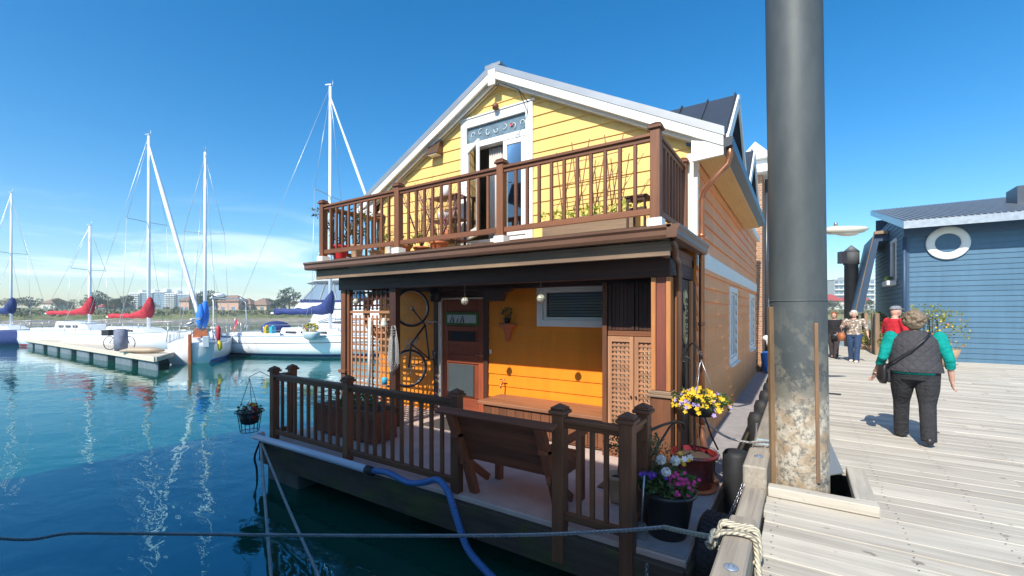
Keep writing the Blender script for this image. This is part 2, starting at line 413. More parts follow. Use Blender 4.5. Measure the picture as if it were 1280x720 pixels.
# ------------------------------------------------------------ setting: water, far shore, boardwalk
def water_mat():
    t=NT('harbour_water'); b=t.b; vec=t.new('ShaderNodeTexCoord').outputs['Object']
    b.inputs['Base Color'].default_value=(.001,.068,.040,1); b.inputs['Roughness'].default_value=.03
    b.inputs['IOR'].default_value=2.7; b.inputs['Specular Tint'].default_value=(.20,.74,1,1)
    n1=t.noise(t.map(vec,(.9,1.5,1),(0,0,.5)),1,3,.55,.4); n2=t.noise(t.map(vec,(4.2,6.5,1),(0,0,.45)),1,3,.5,.3)
    n3=t.noise(t.map(vec,(.12,.2,1),(0,0,.3)),1,2)
    h=t.math('ADD',t.math('MULTIPLY',n1,1.0),t.math('MULTIPLY',n2,.13))
    h=t.math('MULTIPLY',h,t.rng(n3,.35,.7,.55,1.1))
    t.link(t.bump(h,.30,.07),b.inputs['Normal'])
    return t.m
m=MB(); V=[];R=425
V=[(R*cos(2*pi*i/64),R*sin(2*pi*i/64),0) for i in range(64)]
m.add(V,[tuple(range(64))]); wat=m.build('water',water_mat()); tag(wat,kind='structure')
def shore_mat():
    t=NT('shore_grass'); vec=t.new('ShaderNodeTexCoord').outputs['Object']; sep=t.new('ShaderNodeSeparateXYZ'); t.link(vec,sep.inputs[0])
    n=t.noise(t.map(vec,(.12,.12,.12)),1,6,.65)
    col=t.mix(t.rng(n,.4,.62,0,1,True),(.135,.17,.040),(.24,.215,.085))
    col=t.mix(t.rng(sep.outputs['Z'],.9,1.7,1,0,True),col,(.27,.235,.18))
    n2=t.noise(t.map(vec,(.9,.9,.9)),1,5,.7); t.link(t.scale(col,t.rng(n2,.3,.7,.65,1.3)),t.b.inputs['Base Color']); t.b.inputs['Roughness'].default_value=.95
    return t.m
m=MB(); V=[];F=[]; rad=[124,130,136,150,180,240,420]; hz=[-.6,.7,1.5,2.0,2.7,3.6,5.0]; NA=150
for j in range(NA+1):
    a=radians(-68+136*j/NA)
    for i,(r,h) in enumerate(zip(rad,hz)):
        rr=r+7*mnoise.noise(Vector((a*7,i*.2,0)))+2*mnoise.noise(Vector((a*40,i*.5,3)))
        p=W(sin(a)*rr,cos(a)*rr); V.append((p.x,p.y,h*(1+.25*mnoise.noise(Vector((a*12,i,7)))) if i else h))
k=len(rad)
for j in range(NA):
    for i in range(k-1): F.append((j*k+i,(j+1)*k+i,(j+1)*k+i+1,j*k+i+1))
m.add(V,F,None,.5,True); o=m.build('far_shore',shore_mat()); tag(o,kind='structure')

def board_mat():
    t=NT('weathered_boards'); vec=t.attr('g').outputs['Vector']; r=t.attr('rnd').outputs['Fac']
    n1=t.noise(t.map(vec,(.9,34,34)),1,7,.65,.5); n2=t.noise(t.map(vec,(.55,2.2,2.2)),1,6,.62); n3=t.noise(t.map(vec,(7,9,9)),1,3,.5)
    col=t.mix(t.rng(n2,.38,.66,0,1,True),(.58,.53,.44),(.45,.405,.33))
    col=t.mix(t.rng(n3,.68,.76,0,.65,True),col,(.13,.10,.08)); wp=t.new('ShaderNodeTexCoord').outputs['Object']; n5=t.noise(t.map(wp,(1.1,1.4,1)),1,7,.7); col=t.mix(t.rng(n5,.56,.70,0,.28,True),col,(.24,.20,.155)); n6=t.noise(t.map(wp,(.5,.5,1)),1,3); col=t.mix(t.rng(n6,.45,.65,0,.35,True),col,(.60,.56,.47))
    f=t.math('MULTIPLY',t.rng(n1,.25,.75,.72,1.2),t.rng(r,0,1,.83,1.08))
    t.link(t.scale(col,f),t.b.inputs['Base Color']); t.b.inputs['Roughness'].default_value=.82
    t.link(t.bump(n1,.5,.004),t.b.inputs['Normal'])
    return t.m
M['board']=board_mat()
M['timber']=wood('grey_timber',(.33,.285,.225),(.24,.205,.16),.85,.6)
M['timberdark']=wood('wet_timber',(.07,.055,.042),(.05,.042,.03),.8,.5)
DZ=.75
m=MB(); y=-3.0; bw=.186
HX0,HX1,HY0,HY1=-.235,.385,4.50,5.42
while y<26:
    xs=-.24+random.uniform(-.008,.008); xe=7.6
    cuts=[]
    x=xs
    jl=[xs]
    j=random.uniform(1.6,4.6)
    while j<xe-1: jl.append(j); j+=random.uniform(2.4,3.6)
    jl.append(xe)
    for a,b_ in zip(jl[:-1],jl[1:]):
        segs=[(a,b_)]
        if y+bw>HY0 and y<HY1:
            segs=[]
            if a<HX0: segs.append((a,min(b_,HX0)))
            if b_>HX1: segs.append((max(a,HX1),b_))
        for p,q in segs:
            if q-p<.03: continue
            dz=random.uniform(-.004,.003); m.box(p+.0015,q-.0015,y,y+bw-.005,DZ-.055,DZ+dz)
    y+=bw
o=m.build('boardwalk',M['board'],bevel=.004); tag(o,kind='structure')
m=MB(); y=-3.0
while y<12:
    for x in (-.16,.62,1.2,1.9,2.6,3.3,4.0,5.4):
        if y+bw>HY0 and y<HY1 and x<HX1: continue
        for dy in (.045,.135):
            q=Vector((x+random.uniform(-.02,.02),y+dy+random.uniform(-.012,.012),DZ+.0045)); m.add([q+Vector((.0055*cos(k*1.047),.0055*sin(k*1.047),0)) for k in range(6)],[tuple(range(6))])
    y+=bw
o=m.build('boardwalk_nails',M['blackmetal']); tag(o,kind='structure')
m=MB()
for x in (-.16,1.2,2.6,4.0,5.4,7.2):
    for (a,b_) in ((-3,4.45),(5.45,26)): m.box(x-.06,x+.06,a,b_,.40,DZ-.06)
o=m.build('boardwalk_beams',M['timberdark']); tag(o,kind='structure')
m=MB()
for y in range(-2,26,4): m.box(.5,7.2,y,y+2.6,-.3,.398)
o=m.build('boardwalk_floats',M['black']); tag(o,kind='structure')

# ------------------------------------------------------------ the floating home
HOUSE=thing('floating_home','two storey yellow clapboard floating home with gabled roof, brown porch and wraparound balcony','floating home',(-3.9,5.92,0))
DK=.57; FY=5.92; XL,XR=-7.05,-1.10; BF=3.28; RX=-4.13; RF=5.74; EV=3.36
def zr(x): return 6.28-.53*abs(x-RX)                 # top of the roof
def siding(mb, fn, lo, hi, z0, z1, course, ops=(), proud=.016, thick=.1):
    zc=z0
    while zc<z1-1e-4:
        ze=min(zc+course,z1); br=sorted(set([zc,ze]+[z for o_ in ops for z in o_[2:4] if zc<z<ze])); rn=random.random(); ox=random.random()*30
        for za,zb in zip(br[:-1],br[1:]):
            zm=(za+zb)/2; spans=[(None,None)]
            cutl=sorted([o_ for o_ in ops if o_[2]<=zm<=o_[3]])
            sp_=[];cur=None
            for o_ in cutl: sp_.append((cur,o_[0])); cur=o_[1]
            sp_.append((cur,None))
            na=proud*(1-(za-zc)/course)+.002; nb=proud*(1-(zb-zc)/course)+.002
            for a,b_ in sp_:
                u0a=lo(za) if a is None else a; u0b=lo(zb) if a is None else a; u1a=hi(za) if b_ is None else b_; u1b=hi(zb) if b_ is None else b_
                if u1a-u0a<.004 : continue
                if u1b-u0b<.002: u0b=u1b=(u0b+u1b)/2
                P=[fn(u0a,za,na),fn(u1a,za,na),fn(u1a,za,-thick),fn(u0a,za,-thick),fn(u0b,zb,nb),fn(u1b,zb,nb),fn(u1b,zb,-thick),fn(u0b,zb,-thick)]
                G=[(u0a+ox,za,0),(u1a+ox,za,0),(u1a+ox,za,1),(u0a+ox,za,1),(u0b+ox,zb,0),(u1b+ox,zb,0),(u1b+ox,zb,1),(u0b+ox,zb,1)]
                mb.add(P,MB.QF,G,rn)
        zc=ze
front=lambda u,z,n: Vector((u,FY-n,z))
right=lambda u,z,n: Vector((XR+n,u,z))
left=lambda u,z,n: Vector((XL-n,u,z))
def back_wall(mb,y,z1f): pass
DOOR=(-5.45,-4.42,DK,2.62); WIN=(-3.30,-2.12,2.23,2.69)
UD=(-4.78,-3.60,3.56,5.49)
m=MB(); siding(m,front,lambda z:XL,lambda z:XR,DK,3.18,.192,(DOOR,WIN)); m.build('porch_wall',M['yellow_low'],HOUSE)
m=MB(); siding(m,front,lambda z:max(XL,RX-(6.10-z)/.53),lambda z:min(XR,RX+(6.10-z)/.53),BF,6.08,.192,(UD,)); m.build('gable_wall',M['yellow'],HOUSE)
HB=11.2
SW1=(9.0,9.95,1.48,2.72); SW2=(12.75,13.9,1.48,2.72)
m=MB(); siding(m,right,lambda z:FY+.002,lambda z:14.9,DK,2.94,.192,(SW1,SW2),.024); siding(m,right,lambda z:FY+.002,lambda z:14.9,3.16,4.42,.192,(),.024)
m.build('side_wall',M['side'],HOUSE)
m=MB(); siding(m,left,lambda z:FY+.002,lambda z:14.9,DK,4.42,.192); m.build('wall',M['yellow'],HOUSE)
m=MB(); m.box(XL,XR,14.8,14.9,DK,4.3); m.box(XL+.1,XR-.1,6.02,14.8,3.05,3.2); m.box(XL+.1,XR-.1,6.02,14.8,DK-.1,DK)
m.box(XL+.1,XR-.1,9.6,9.7,3.2,5.2); m.box(XL+.1,XR-.1,9.0,9.1,DK,3.05)
m.build('inner_wall',mat('inner_plaster',(.42,.33,.25),.8,.1),HOUSE)
m=MB(); m.box(XR-.001,XR+.026,FY-.02,14.92,2.94,3.16); m.build('band_board',M['white'],HOUSE,.004)
for x0,x1 in ((XR-.11,XR+.022),(XL-.022,XL+.11)):
    m=MB(); m.box(x0,x1,FY-.022,FY+.11,3.17,4.36); m.build('corner_board',M['cream'],HOUSE,.004)
# roof slabs with standing seams, barge boards, soffits
roof=None
m=MB()
for sgn in (-1,1):
    ex=RX+sgn*EV
    m.hexa([(RX,RF+.02,zr(RX)-.10),(ex,RF+.02,zr(ex)-.10),(ex,HB+.3,zr(ex)-.10),(RX,HB+.3,zr(RX)-.10),(RX,RF+.02,zr(RX)),(ex,RF+.02,zr(ex)),(ex,HB+.3,zr(ex)),(RX,HB+.3,zr(RX))] if sgn>0 else
           [(ex,RF+.02,zr(ex)-.10),(RX,RF+.02,zr(RX)-.10),(RX,HB+.3,zr(RX)-.10),(ex,HB+.3,zr(ex)-.10),(ex,RF+.02,zr(ex)),(RX,RF+.02,zr(RX)),(RX,HB+.3,zr(RX)),(ex,HB+.3,zr(ex))])
    y=RF+.04
    while y<HB+.3:
        m.bar((RX,y,zr(RX)+.018),(ex,y,zr(ex)+.018),.022,.045); y+=.42
roof=m.build('roof',M['metalroof'],HOUSE)
m=MB(); m.bar((RX,RF-.01,zr(RX)+.03),(RX,HB+.3,zr(RX)+.03),.30,.05); m.build('ridge_cap',M['metalroof'],roof)
def slope_board(mb,y0,y1,top,h,x0,x1):
    for sgn in (-1,1):
        a=RX+sgn*x0; b_=RX+sgn*x1
        P=[(a,y0,zr(a)+top-h),(b_,y0,zr(b_)+top-h),(b_,y1,zr(b_)+top-h),(a,y1,zr(a)+top-h),(a,y0,zr(a)+top),(b_,y0,zr(b_)+top),(b_,y1,zr(b_)+top),(a,y1,zr(a)+top)]
        if sgn<0: P=[P[1],P[0],P[3],P[2],P[5],P[4],P[7],P[6]]
        mb.hexa(P)
m=MB(); slope_board(m,RF-.025,RF+.017,.055,.105,0,EV+.02); m.build('metal_edge',M['metalroof'],roof)
m=MB(); slope_board(m,RF-.018,RF+.018,-.052,.125,0,EV+.01); slope_board(m,RF+.06,RF+.10,-.13,.09,0,EV-.06)
m.box(RX-.07,RX+.07,RF-.04,RF-.019,zr(RX)-.30,zr(RX)-.05); m.build('barge_board',M['white'],HOUSE,.004)
m=MB(); slope_board(m,RF+.022,FY-.02,-.104,.02,0,EV-.06); slope_board(m,FY-.05,FY-.022,-.125,.10,0,EV-.3); m.build('gable_soffit',M['cream'],HOUSE)
for sx,x in ((1,XR),(-1,XL)):
    m=MB(); m.box(x+sx*.02,x+sx*.32,RF+.04,HB+.28,4.27,4.29); m.build('eave_soffit',M['soffit'],HOUSE)
    m=MB(); m.prism([(x-sx*.02,4.20),(x+sx*.34,4.22),(x+sx*.34,4.36),(x-sx*.02,4.46)],lambda a,b_,t:Vector((a,t,b_)),RF-.005,RF+.039); m.build('eave_return',M['white'],HOUSE)
    m=MB(); m.prism([(0,0),(sx*.11,.03),(sx*.12,.13),(0,.13)],lambda a,b_,t,x=x+sx*.32:Vector((x+a,t,4.29+b_)),RF,HB+.3); m.build('roof_gutter',M['darkgutter'],HOUSE)
# side dormers
for Yc in (6.96,9.55):
    ap=5.43; hw=1.12; pt=.86; xf=-.74
    m=MB()
    for sg in (-1,1):
        xb0=RX+(6.28-ap)/.53-.4
        P=lambda x,s,dz: (x,Yc+sg*hw*s,ap-pt*hw*s+dz)
        xe=RX+(6.28-(ap-pt*hw))/.53-.4
        A=[P(xb0,0,-.06),P(xf,0,-.06),P(xf,1,-.06),P(min(xe,xf-.1),1,-.06),P(xb0,0,0),P(xf,0,0),P(xf,1,0),P(min(xe,xf-.1),1,0)]
        if sg<0: A=[A[1],A[0],A[3],A[2],A[5],A[4],A[7],A[6]]
        m.hexa(A)
        for k in range(4):
            x=xf-.03-k*.36; m.bar((x,Yc,ap+.018),(x,Yc+sg*hw,ap-pt*hw+.018),.02,.04)
    d=m.build('dormer_roof',M['darkroof'],roof)
    m=MB(); m.prism([(Yc-1.0,4.30),(Yc+1.0,4.30),(Yc,ap-.10)],lambda a,b_,t:Vector((t,a,b_)),XR-.05,XR+.012); m.build('dormer_gable',M['soffit'],roof)
    m=MB()
    for sg in (-1,1):
        m.bar((xf+.014,Yc,ap-.075),(xf+.014,Yc+sg*hw,ap-.075-pt*hw),.13,.026,up=(1,0,0))
        m.bar((xf+.014,Yc+sg*(hw-.02),ap-.15-pt*hw),(xf+.014,Yc+sg*(hw-.02),ap+.02-pt*hw),.10,.03,up=(1,0,0))
    m.build('dormer_barge',M['white'],roof)
# rear flat part
m=MB(); m.box(XL,XR+.1,HB+.31,14.95,4.425,4.55); m.build('rear_roof',M['white'],HOUSE)
# windows
def window(name, fn, u0,u1,z0,z1, fw, mullions=(), blind=False, sill=True, deep=.07, glass='glass'):
    m=MB(); n0,n1=-.06,.035
    def bx(a,b_,c,d,k0=n0,k1=n1): m.hexa([fn(a,c,k1),fn(b_,c,k1),fn(b_,c,k0),fn(a,c,k0),fn(a,d,k1),fn(b_,d,k1),fn(b_,d,k0),fn(a,d,k0)])
    bx(u0-fw,u0,z0-fw,z1+fw); bx(u1,u1+fw,z0-fw,z1+fw); bx(u0,u1,z1,z1+fw); bx(u0,u1,z0-fw,z0)
    s=.045
    bx(u0,u0+s,z0,z1,-.05,.008); bx(u1-s,u1,z0,z1,-.05,.008); bx(u0+s,u1-s,z1-s,z1,-.05,.008); bx(u0+s,u1-s,z0,z0+s,-.05,.008)
    for u in mullions: bx(u-.025,u+.025,z0+s,z1-s,-.05,.006)
    wdw=m.build(name,M['white'],HOUSE,.004)
    m=MB(); P=[fn(u0+s,z0+s,-.03),fn(u1-s,z0+s,-.03),fn(u1-s,z1-s,-.03),fn(u0+s,z1-s,-.03)]; m.add(P,[(0,1,2,3)]); m.build('glass_pane',M[glass],wdw)
    if blind:
        m=MB(); z=z0+s+.02
        while z<z1-s-.01:
            P=[fn(u0+s+.01,z,-.055),fn(u1-s-.01,z,-.055),fn(u1-s-.01,z+.03,-.085),fn(u0+s+.01,z+.03,-.085)]; m.add(P,[(0,1,2,3)]); z+=.042
        m.build('blind_slats',mat('blind_slats',(.62,.60,.57),.35,.03),wdw)
    if sill:
        m=MB(); a=u0-fw-.04; b_=u1+fw+.04; c=z0-fw-.035; d=z0-fw-.001
        m.hexa([fn(a,c,.08),fn(b_,c,.08),fn(b_,c,.019),fn(a,c,.019),fn(a,d,.07),fn(b_,d,.07),fn(b_,d,.019),fn(a,d,.019)]); m.build('sill',M['white'],wdw)
    return wdw
wd=window('window',front,WIN[0],WIN[1],WIN[2],WIN[3],.10,blind=True,sill=False)
window('window',right,*SW1[:2],*SW1[2:],.10,(9.47,)); window('window',right,*SW2[:2],*SW2[2:],.10,(13.3,))
# french doors of the balcony
m=MB()
for a,b_,c,d in ((UD[0]-.13,UD[0],UD[2]-.06,UD[3]+.14),(UD[1],UD[1]+.13,UD[2]-.06,UD[3]+.14),(UD[0],UD[1],UD[3],UD[3]+.14),(UD[0],UD[1],UD[2]-.06,UD[2]),(UD[0],UD[1],5.12,5.22)):
    m.box(a,b_,FY-.045,FY+.09,c,d)
m.box(UD[0]-.17,UD[1]+.17,FY-.06,FY+.02,UD[3]+.141,UD[3]+.17)
fd=m.build('balcony_door',M['white'],HOUSE,.005)
m=MB(); m.add([(UD[0],FY,5.22),(UD[1],FY,5.22),(UD[1],FY,UD[3]),(UD[0],FY,UD[3])],[(0,1,2,3)]); m.build('transom_pane',M['leaded'],fd)
m=MB()
for k in range(7):
    x=UD[0]+.08+k*.165; pts=[]
    for i in range(9):
        a=i/8*4.2; r=.055*(1-i/11); pts.append((x+r*cos(a+k)+.03,FY-.012,5.355+r*1.2*sin(a+k)+.02*sin(k*2)))
    m.tube(pts,.006,5)
m.build('leaded_swirl',mat('white_lead_swirl',(.75,.80,.80),.4,.05),fd)
m=MB(); m.flower((UD[1]-.28,FY-.016,5.36),(0,-1,.1),.035,6); m.build('stained_rose',M['redp'],fd)
def leafdoor(x,ang,wd_,sgn):
    c=Vector((x,FY-.03,0)); dx=Vector((sgn*cos(ang),-sin(ang),0)); nn=Vector((sin(ang)*sgn,cos(ang),0))
    P=lambda u,z,n: c+dx*u+Vector((0,0,z))-nn*n
    m=MB()
    def bx(a,b_,z0,z1,t=.02): m.hexa([P(a,z0,t),P(b_,z0,t),P(b_,z0,-t),P(a,z0,-t),P(a,z1,t),P(b_,z1,t),P(b_,z1,-t),P(a,z1,-t)])
    s=.075; z0=UD[2]+.015; z1=5.11
    bx(0,s,z0,z1); bx(wd_-s,wd_,z0,z1); bx(s,wd_-s,z1-s,z1); bx(s,wd_-s,z0,z0+.14)
    lf=m.build('door_leaf',M['white'],fd,.004)
    m=MB(); m.add([P(s,z0+.14,0),P(wd_-s,z0+.14,0),P(wd_-s,z1-s,0),P(s,z1-s,0)],[(0,1,2,3)]); m.build('door_pane',M['glass'],fd)
    m=MB(); m.tube([P(wd_-.035,4.45,.03),P(wd_-.035,4.45,.055),P(wd_-.13,4.45,.055)],.009,6); m.build('door_handle',M['steel'],fd)
leafdoor(UD[0],radians(33),.60,1); leafdoor(UD[1],0,.42,-1)
m=MB()
for i in range(15):
    x=-4.40+i*.018; m.tube([(x,FY+.10+.02*(i%2),3.4),(x,FY+.10+.02*((i+1)%2),5.1)],.016,5)
m.build('curtain',mat('pale_curtain',(.55,.50,.45),.8,.05),fd)
# balcony floor, fascia, gutter, beam
m=MB(); m.box(-6.88,-1.12,4.75,FY-.02,3.19,BF); m.build('balcony_floor',M['fascia'],HOUSE)
m=MB(); m.box(-6.90,-1.056,4.405,FY-.025,3.16,3.186); m.build('edge_flashing',M['cream'],HOUSE)
prof=[(0,0),(-.085,.0),(-.10,.03),(-.10,.075),(-.12,.10),(-.12,.125),(0,.125)]
m=MB()
m.prism(prof,lambda a,b_,t:Vector((t,4.40+a,3.055+b_)),-7.02,-1.02)
m.prism([(-a,b_) for a,b_ in prof][::-1],lambda a,b_,t:Vector((-1.058+a,t,3.055+b_)),4.28,FY-.03)
m.prism(prof,lambda a,b_,t:Vector((-6.90+a,t,3.055+b_)),4.4,FY-.03)
m.build('porch_gutter',M['gutter'],HOUSE)
m=MB(); m.box(-6.88,-1.06,4.43,4.47,2.90,3.05); m.build('fascia_board',M['fascia'],HOUSE,.004)
m=MB(); m.box(-1.16,-1.12,4.48,FY-.02,2.90,3.05); m.build('fascia_board',M['rail'],HOUSE,.004)
m=MB(); m.box(-6.62,-1.12,4.68,4.80,2.72,2.995); m.box(-6.62,-1.12,5.78,5.895,2.72,2.995)
m.box(-6.60,-6.50,4.8,5.78,2.74,2.99); m.box(-1.22,-1.125,4.8,5.78,2.74,2.99); m.build('porch_beam',M['dark'],HOUSE,.005)
m=MB(); x=-6.6
while x<-1.2: m.box(x,x+.138,4.48,FY-.02,3.0,3.03); x+=.14
m.build('porch_ceiling',M['dark'],HOUSE)
m=MB(); m.prism([(-.36,0),(.36,0),(.30,-.05),(.20,-.08),(.15,-.20),(-.15,-.20),(-.20,-.08),(-.30,-.05)],lambda a,b_,t:Vector((-3.98+a,t,2.72+b_)),5.55,5.65); m.build('carved_bracket',M['dark'],HOUSE,.006)
# porch posts
def post_right():
    m=MB(); m.box(-1.265,-1.165,4.695,4.795,1.53,2.72); p=m.build('porch_post',wood('red_stained_post',(.22,.06,.035),(.16,.045,.03)),HOUSE,.004)
    m=MB(); m.box(-1.315,-1.268,4.68,4.81,1.53,2.715); m.box(-1.162,-1.115,4.68,4.81,1.53,2.715); m.build('post_trim',M['orangewood'],p,.004)
    m=MB(); m.box(-1.32,-1.11,4.66,4.83,DK,1.46); m.build('post_plinth',M['rail'],p,.006)
    m=MB(); m.box(-1.345,-1.085,4.635,4.855,1.462,1.49); m.box(-1.325,-1.105,4.655,4.835,1.49,1.527); m.build('plinth_cap',M['fascia'],p,.006)
post_right()
m=MB(); m.box(-6.56,-6.44,4.68,4.80,DK,2.72); m.box(-6.42,-6.36,4.70,4.78,DK,2.72); m.box(-6.59,-6.41,4.65,4.83,DK+.75,DK+.80); m.build('porch_post',M['rail'],HOUSE,.004)
m=MB(); m.box(-5.36,-5.22,4.69,4.79,DK,2.72); m.build('porch_post',M['dark'],HOUSE,.004)
# lattice screen at the left end of the porch, sun and shade put into its colours
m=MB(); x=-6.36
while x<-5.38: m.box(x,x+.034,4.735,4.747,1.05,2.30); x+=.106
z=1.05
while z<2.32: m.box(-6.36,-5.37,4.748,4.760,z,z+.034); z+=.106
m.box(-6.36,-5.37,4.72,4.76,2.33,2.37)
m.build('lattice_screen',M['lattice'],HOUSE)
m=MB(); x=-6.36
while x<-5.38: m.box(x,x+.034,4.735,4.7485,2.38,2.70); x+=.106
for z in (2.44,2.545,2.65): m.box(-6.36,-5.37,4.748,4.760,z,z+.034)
m.build('lattice_screen',M['dark'],HOUSE)  # upper lattice: shade under the balcony put into the colour as dark wood
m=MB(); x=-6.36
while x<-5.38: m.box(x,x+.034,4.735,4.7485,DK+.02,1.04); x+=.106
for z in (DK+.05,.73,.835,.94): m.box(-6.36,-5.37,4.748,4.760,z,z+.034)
m.build('lattice_screen',M['dark'],HOUSE)  # lower lattice: shade falling on it put into the colour as dark wood
# end screen of the porch
m=MB(); y=4.86
while y<5.86: m.box(-1.14,-1.105,y,y+.118,DK,2.72); y+=.123
m.build('end_panel',M['dark'],HOUSE,.003)
m=MB(); m.box(-1.103,-1.075,5.52,5.60,DK,2.72); m.box(-1.103,-1.08,4.84,4.90,DK,2.72); m.build('panel_trim',M['orangewood'],HOUSE,.003)
m=MB()
for z0,s_ in ((2.36,1),(1.75,-1),(1.95,1)):
    pts=[]
    for i in range(18):
        a=i/17*5.2; r=.10*(1-i/24); pts.append((-1.07,5.02+s_*r*cos(a),z0+r*sin(a)))
    m.tube(pts,.008,5)
m.tube([(-1.07,5.02,2.55),(-1.07,5.02,1.55)],.007,5); m.build('iron_scroll',M['blackmetal'],HOUSE)
# cabinet with louvre top and lattice doors
m=MB(); m.box(-2.06,-1.33,5.22,5.25,DK,.70); m.box(-2.06,-2.0,5.19,5.90,DK,2.715); m.box(-1.99,-1.33,5.86,5.89,DK,2.6)
m.box(-1.99,-1.33,5.20,5.24,2.06,2.12); cab=m.build('cupboard',M['rail'],HOUSE,.004)
m=MB()
for (a,b_) in ((-1.98,-1.66),(-1.645,-1.335)):
    m.box(a,a+.035,5.20,5.235,2.13,2.70); m.box(b_-.035,b_,5.20,5.235,2.13,2.70)
    z=2.15
    x=a+.04
    while x<b_-.05: m.box(x,x+.046,5.212,5.232,2.13,2.70); x+=.049
m.build('cupboard_panel',M['dark'],cab)
for (a,b_) in ((-1.985,-1.665),(-1.655,-1.335)):
    m=MB(); m.box(a,a+.05,5.19,5.225,.72,2.055); m.box(b_-.05,b_,5.19,5.225,.72,2.055); m.box(a+.05,b_-.05,5.19,5.225,1.99,2.055); m.box(a+.05,b_-.05,5.19,5.225,.72,.79)
    x=a+.066
    while x<b_-.06: m.box(x,x+.028,5.212,5.219,.79,1.99); x+=.052
    z=.81
    while z<1.98: m.box(a+.05,b_-.05,5.2045,5.2115,z,z+.028); z+=.056
    m.build('lattice_door',M['lattice'],cab)
for x in (-1.69,-1.63):
    m=MB(); m.lathe([(.006,0),(.006,.015),(.014,.02),(.011,.032),(.001,.034)],(x,5.19,1.34),10,M=Matrix.Rotation(pi/2,4,'X').to_3x3()); m.build('cupboard_knob',M['blackmetal'],cab)
m=MB(); m.box(-1.985,-1.335,5.27,5.28,.8,2.0); m.build('cupboard_lining',M['cream'],cab)
# front door
m=MB(); m.box(DOOR[0]-.09,DOOR[0],FY-.05,FY+.08,DK,2.71); m.box(DOOR[1],DOOR[1]+.09,FY-.05,FY+.08,DK,2.71); m.box(DOOR[0],DOOR[1],FY-.05,FY+.08,2.62,2.71)
df=m.build('front_door',M['dark'],HOUSE,.005)
m=MB(); m.box(DOOR[0]+.003,DOOR[0]+.07,FY-.03,FY+.07,DK,2.60); m.box(DOOR[0]+.07,DOOR[1]-.003,FY-.01,FY+.07,2.57,2.60); m.build('door_jamb',M['cream'],df)
m=MB(); x0,x1=DOOR[0]+.075,DOOR[1]-.006
def dpan(zs,xs,xe,d=.0): m.box(xs,xe,FY+.004+d,FY+.045,*zs)
m.box(x0,x0+.13,FY,FY+.045,DK+.02,2.565); m.box(x1-.13,x1,FY,FY+.045,DK+.02,2.565)
for zs in ((DK+.02,.86),(1.46,1.60),(1.76,1.84),(2.02,2.10),(2.36,2.565)): m.box(x0+.13,x1-.13,FY,FY+.045,*zs)
m.box(x0+.13,x1-.13,FY+.018,FY+.04,DK+.3,2.36)
m.build('door_leaf',wood('mahogany_door',(.30,.068,.026),(.22,.05,.02)),df,.004)
m=MB(); m.box(x0+.145,x1-.23,FY-.006,FY+.017,.90,1.44)
z=.93
m.build('pet_flap',mat('slate_grey_panel',(.055,.072,.078),.6,.1),df,.003)
m=MB(); m.box(x0+.17,x1-.22,FY-.008,FY+.015,1.85,2.01); m.build('door_grille',M['black'],df,.003)
m=MB(); m.box(x0+.10,x1-.12,FY-.02,FY-.002,2.12,2.34); fr=m.build('door_picture',mat('green_picture_frame',(.055,.17,.03),.5,.5,(18,18,18)),df)
m=MB(); m.box(x0+.145,x1-.165,FY-.026,FY-.021,2.16,2.30); m.build('picture_sheet',mat('pale_picture',(.50,.55,.55),.5,.1,(9,9,9)),df)
m=MB()
for (dx,h,tl) in ((.22,.10,.03),(.30,.12,-.03),(.37,.08,.02),(.45,.11,.04),(.52,.12,-.02)):
    m.tube([(x0+dx,FY-.029,2.165),(x0+dx+tl*.5,FY-.029,2.165+h*.5),(x0+dx+tl,FY-.029,2.165+h)],[.012,.008,.003],5)
m.build('picture_trees',M['black'],df)
m=MB(); m.tube([(x1-.06,FY-.002,1.62),(x1-.06,FY-.05,1.62),(x1-.16,FY-.05,1.62)],.011,7); m.lathe([(.03,0),(.03,.012),(.001,.013)],(x1-.06,FY-.012,1.62),12,M=Matrix.Rotation(-pi/2,4,'X').to_3x3()); m.build('door_handle',M['copper'],df)
# deck, float
m=MB(); x=-6.30
m.box(-6.33,-.68,3.30,5.92,.49,DK); m.build('deck',M['deck'],HOUSE,.006)
m=MB(); m.box(XR+.02,-.69,5.92,15,.46,DK+.003); m.box(-1.095,-.69,3.32,5.9,DK+.004,DK+.012); m.build('side_walkway',M['walk'],HOUSE,.006)
m=MB(); m.box(-6.34,-.68,3.225,3.298,.24,.53); m.box(-.679,-.64,3.24,15,.25,.53); m.box(-6.40,-6.331,3.24,6,.25,.53); m.build('edge_timber',M['fascia_moss'],HOUSE,.008)
m=MB()
for a,b_ in ((-6.32,-5.55),(-4.62,-3.9),(-2.9,-1.9),(-1.3,-.7)):
    m.box(a,b_,3.32 if a<-6 else 3.75,5.6,-.5,.26)
m.box(-6.3,-.7,5.0,15,-.5,.44)
m.build('float',M['concrete'],HOUSE,.02)
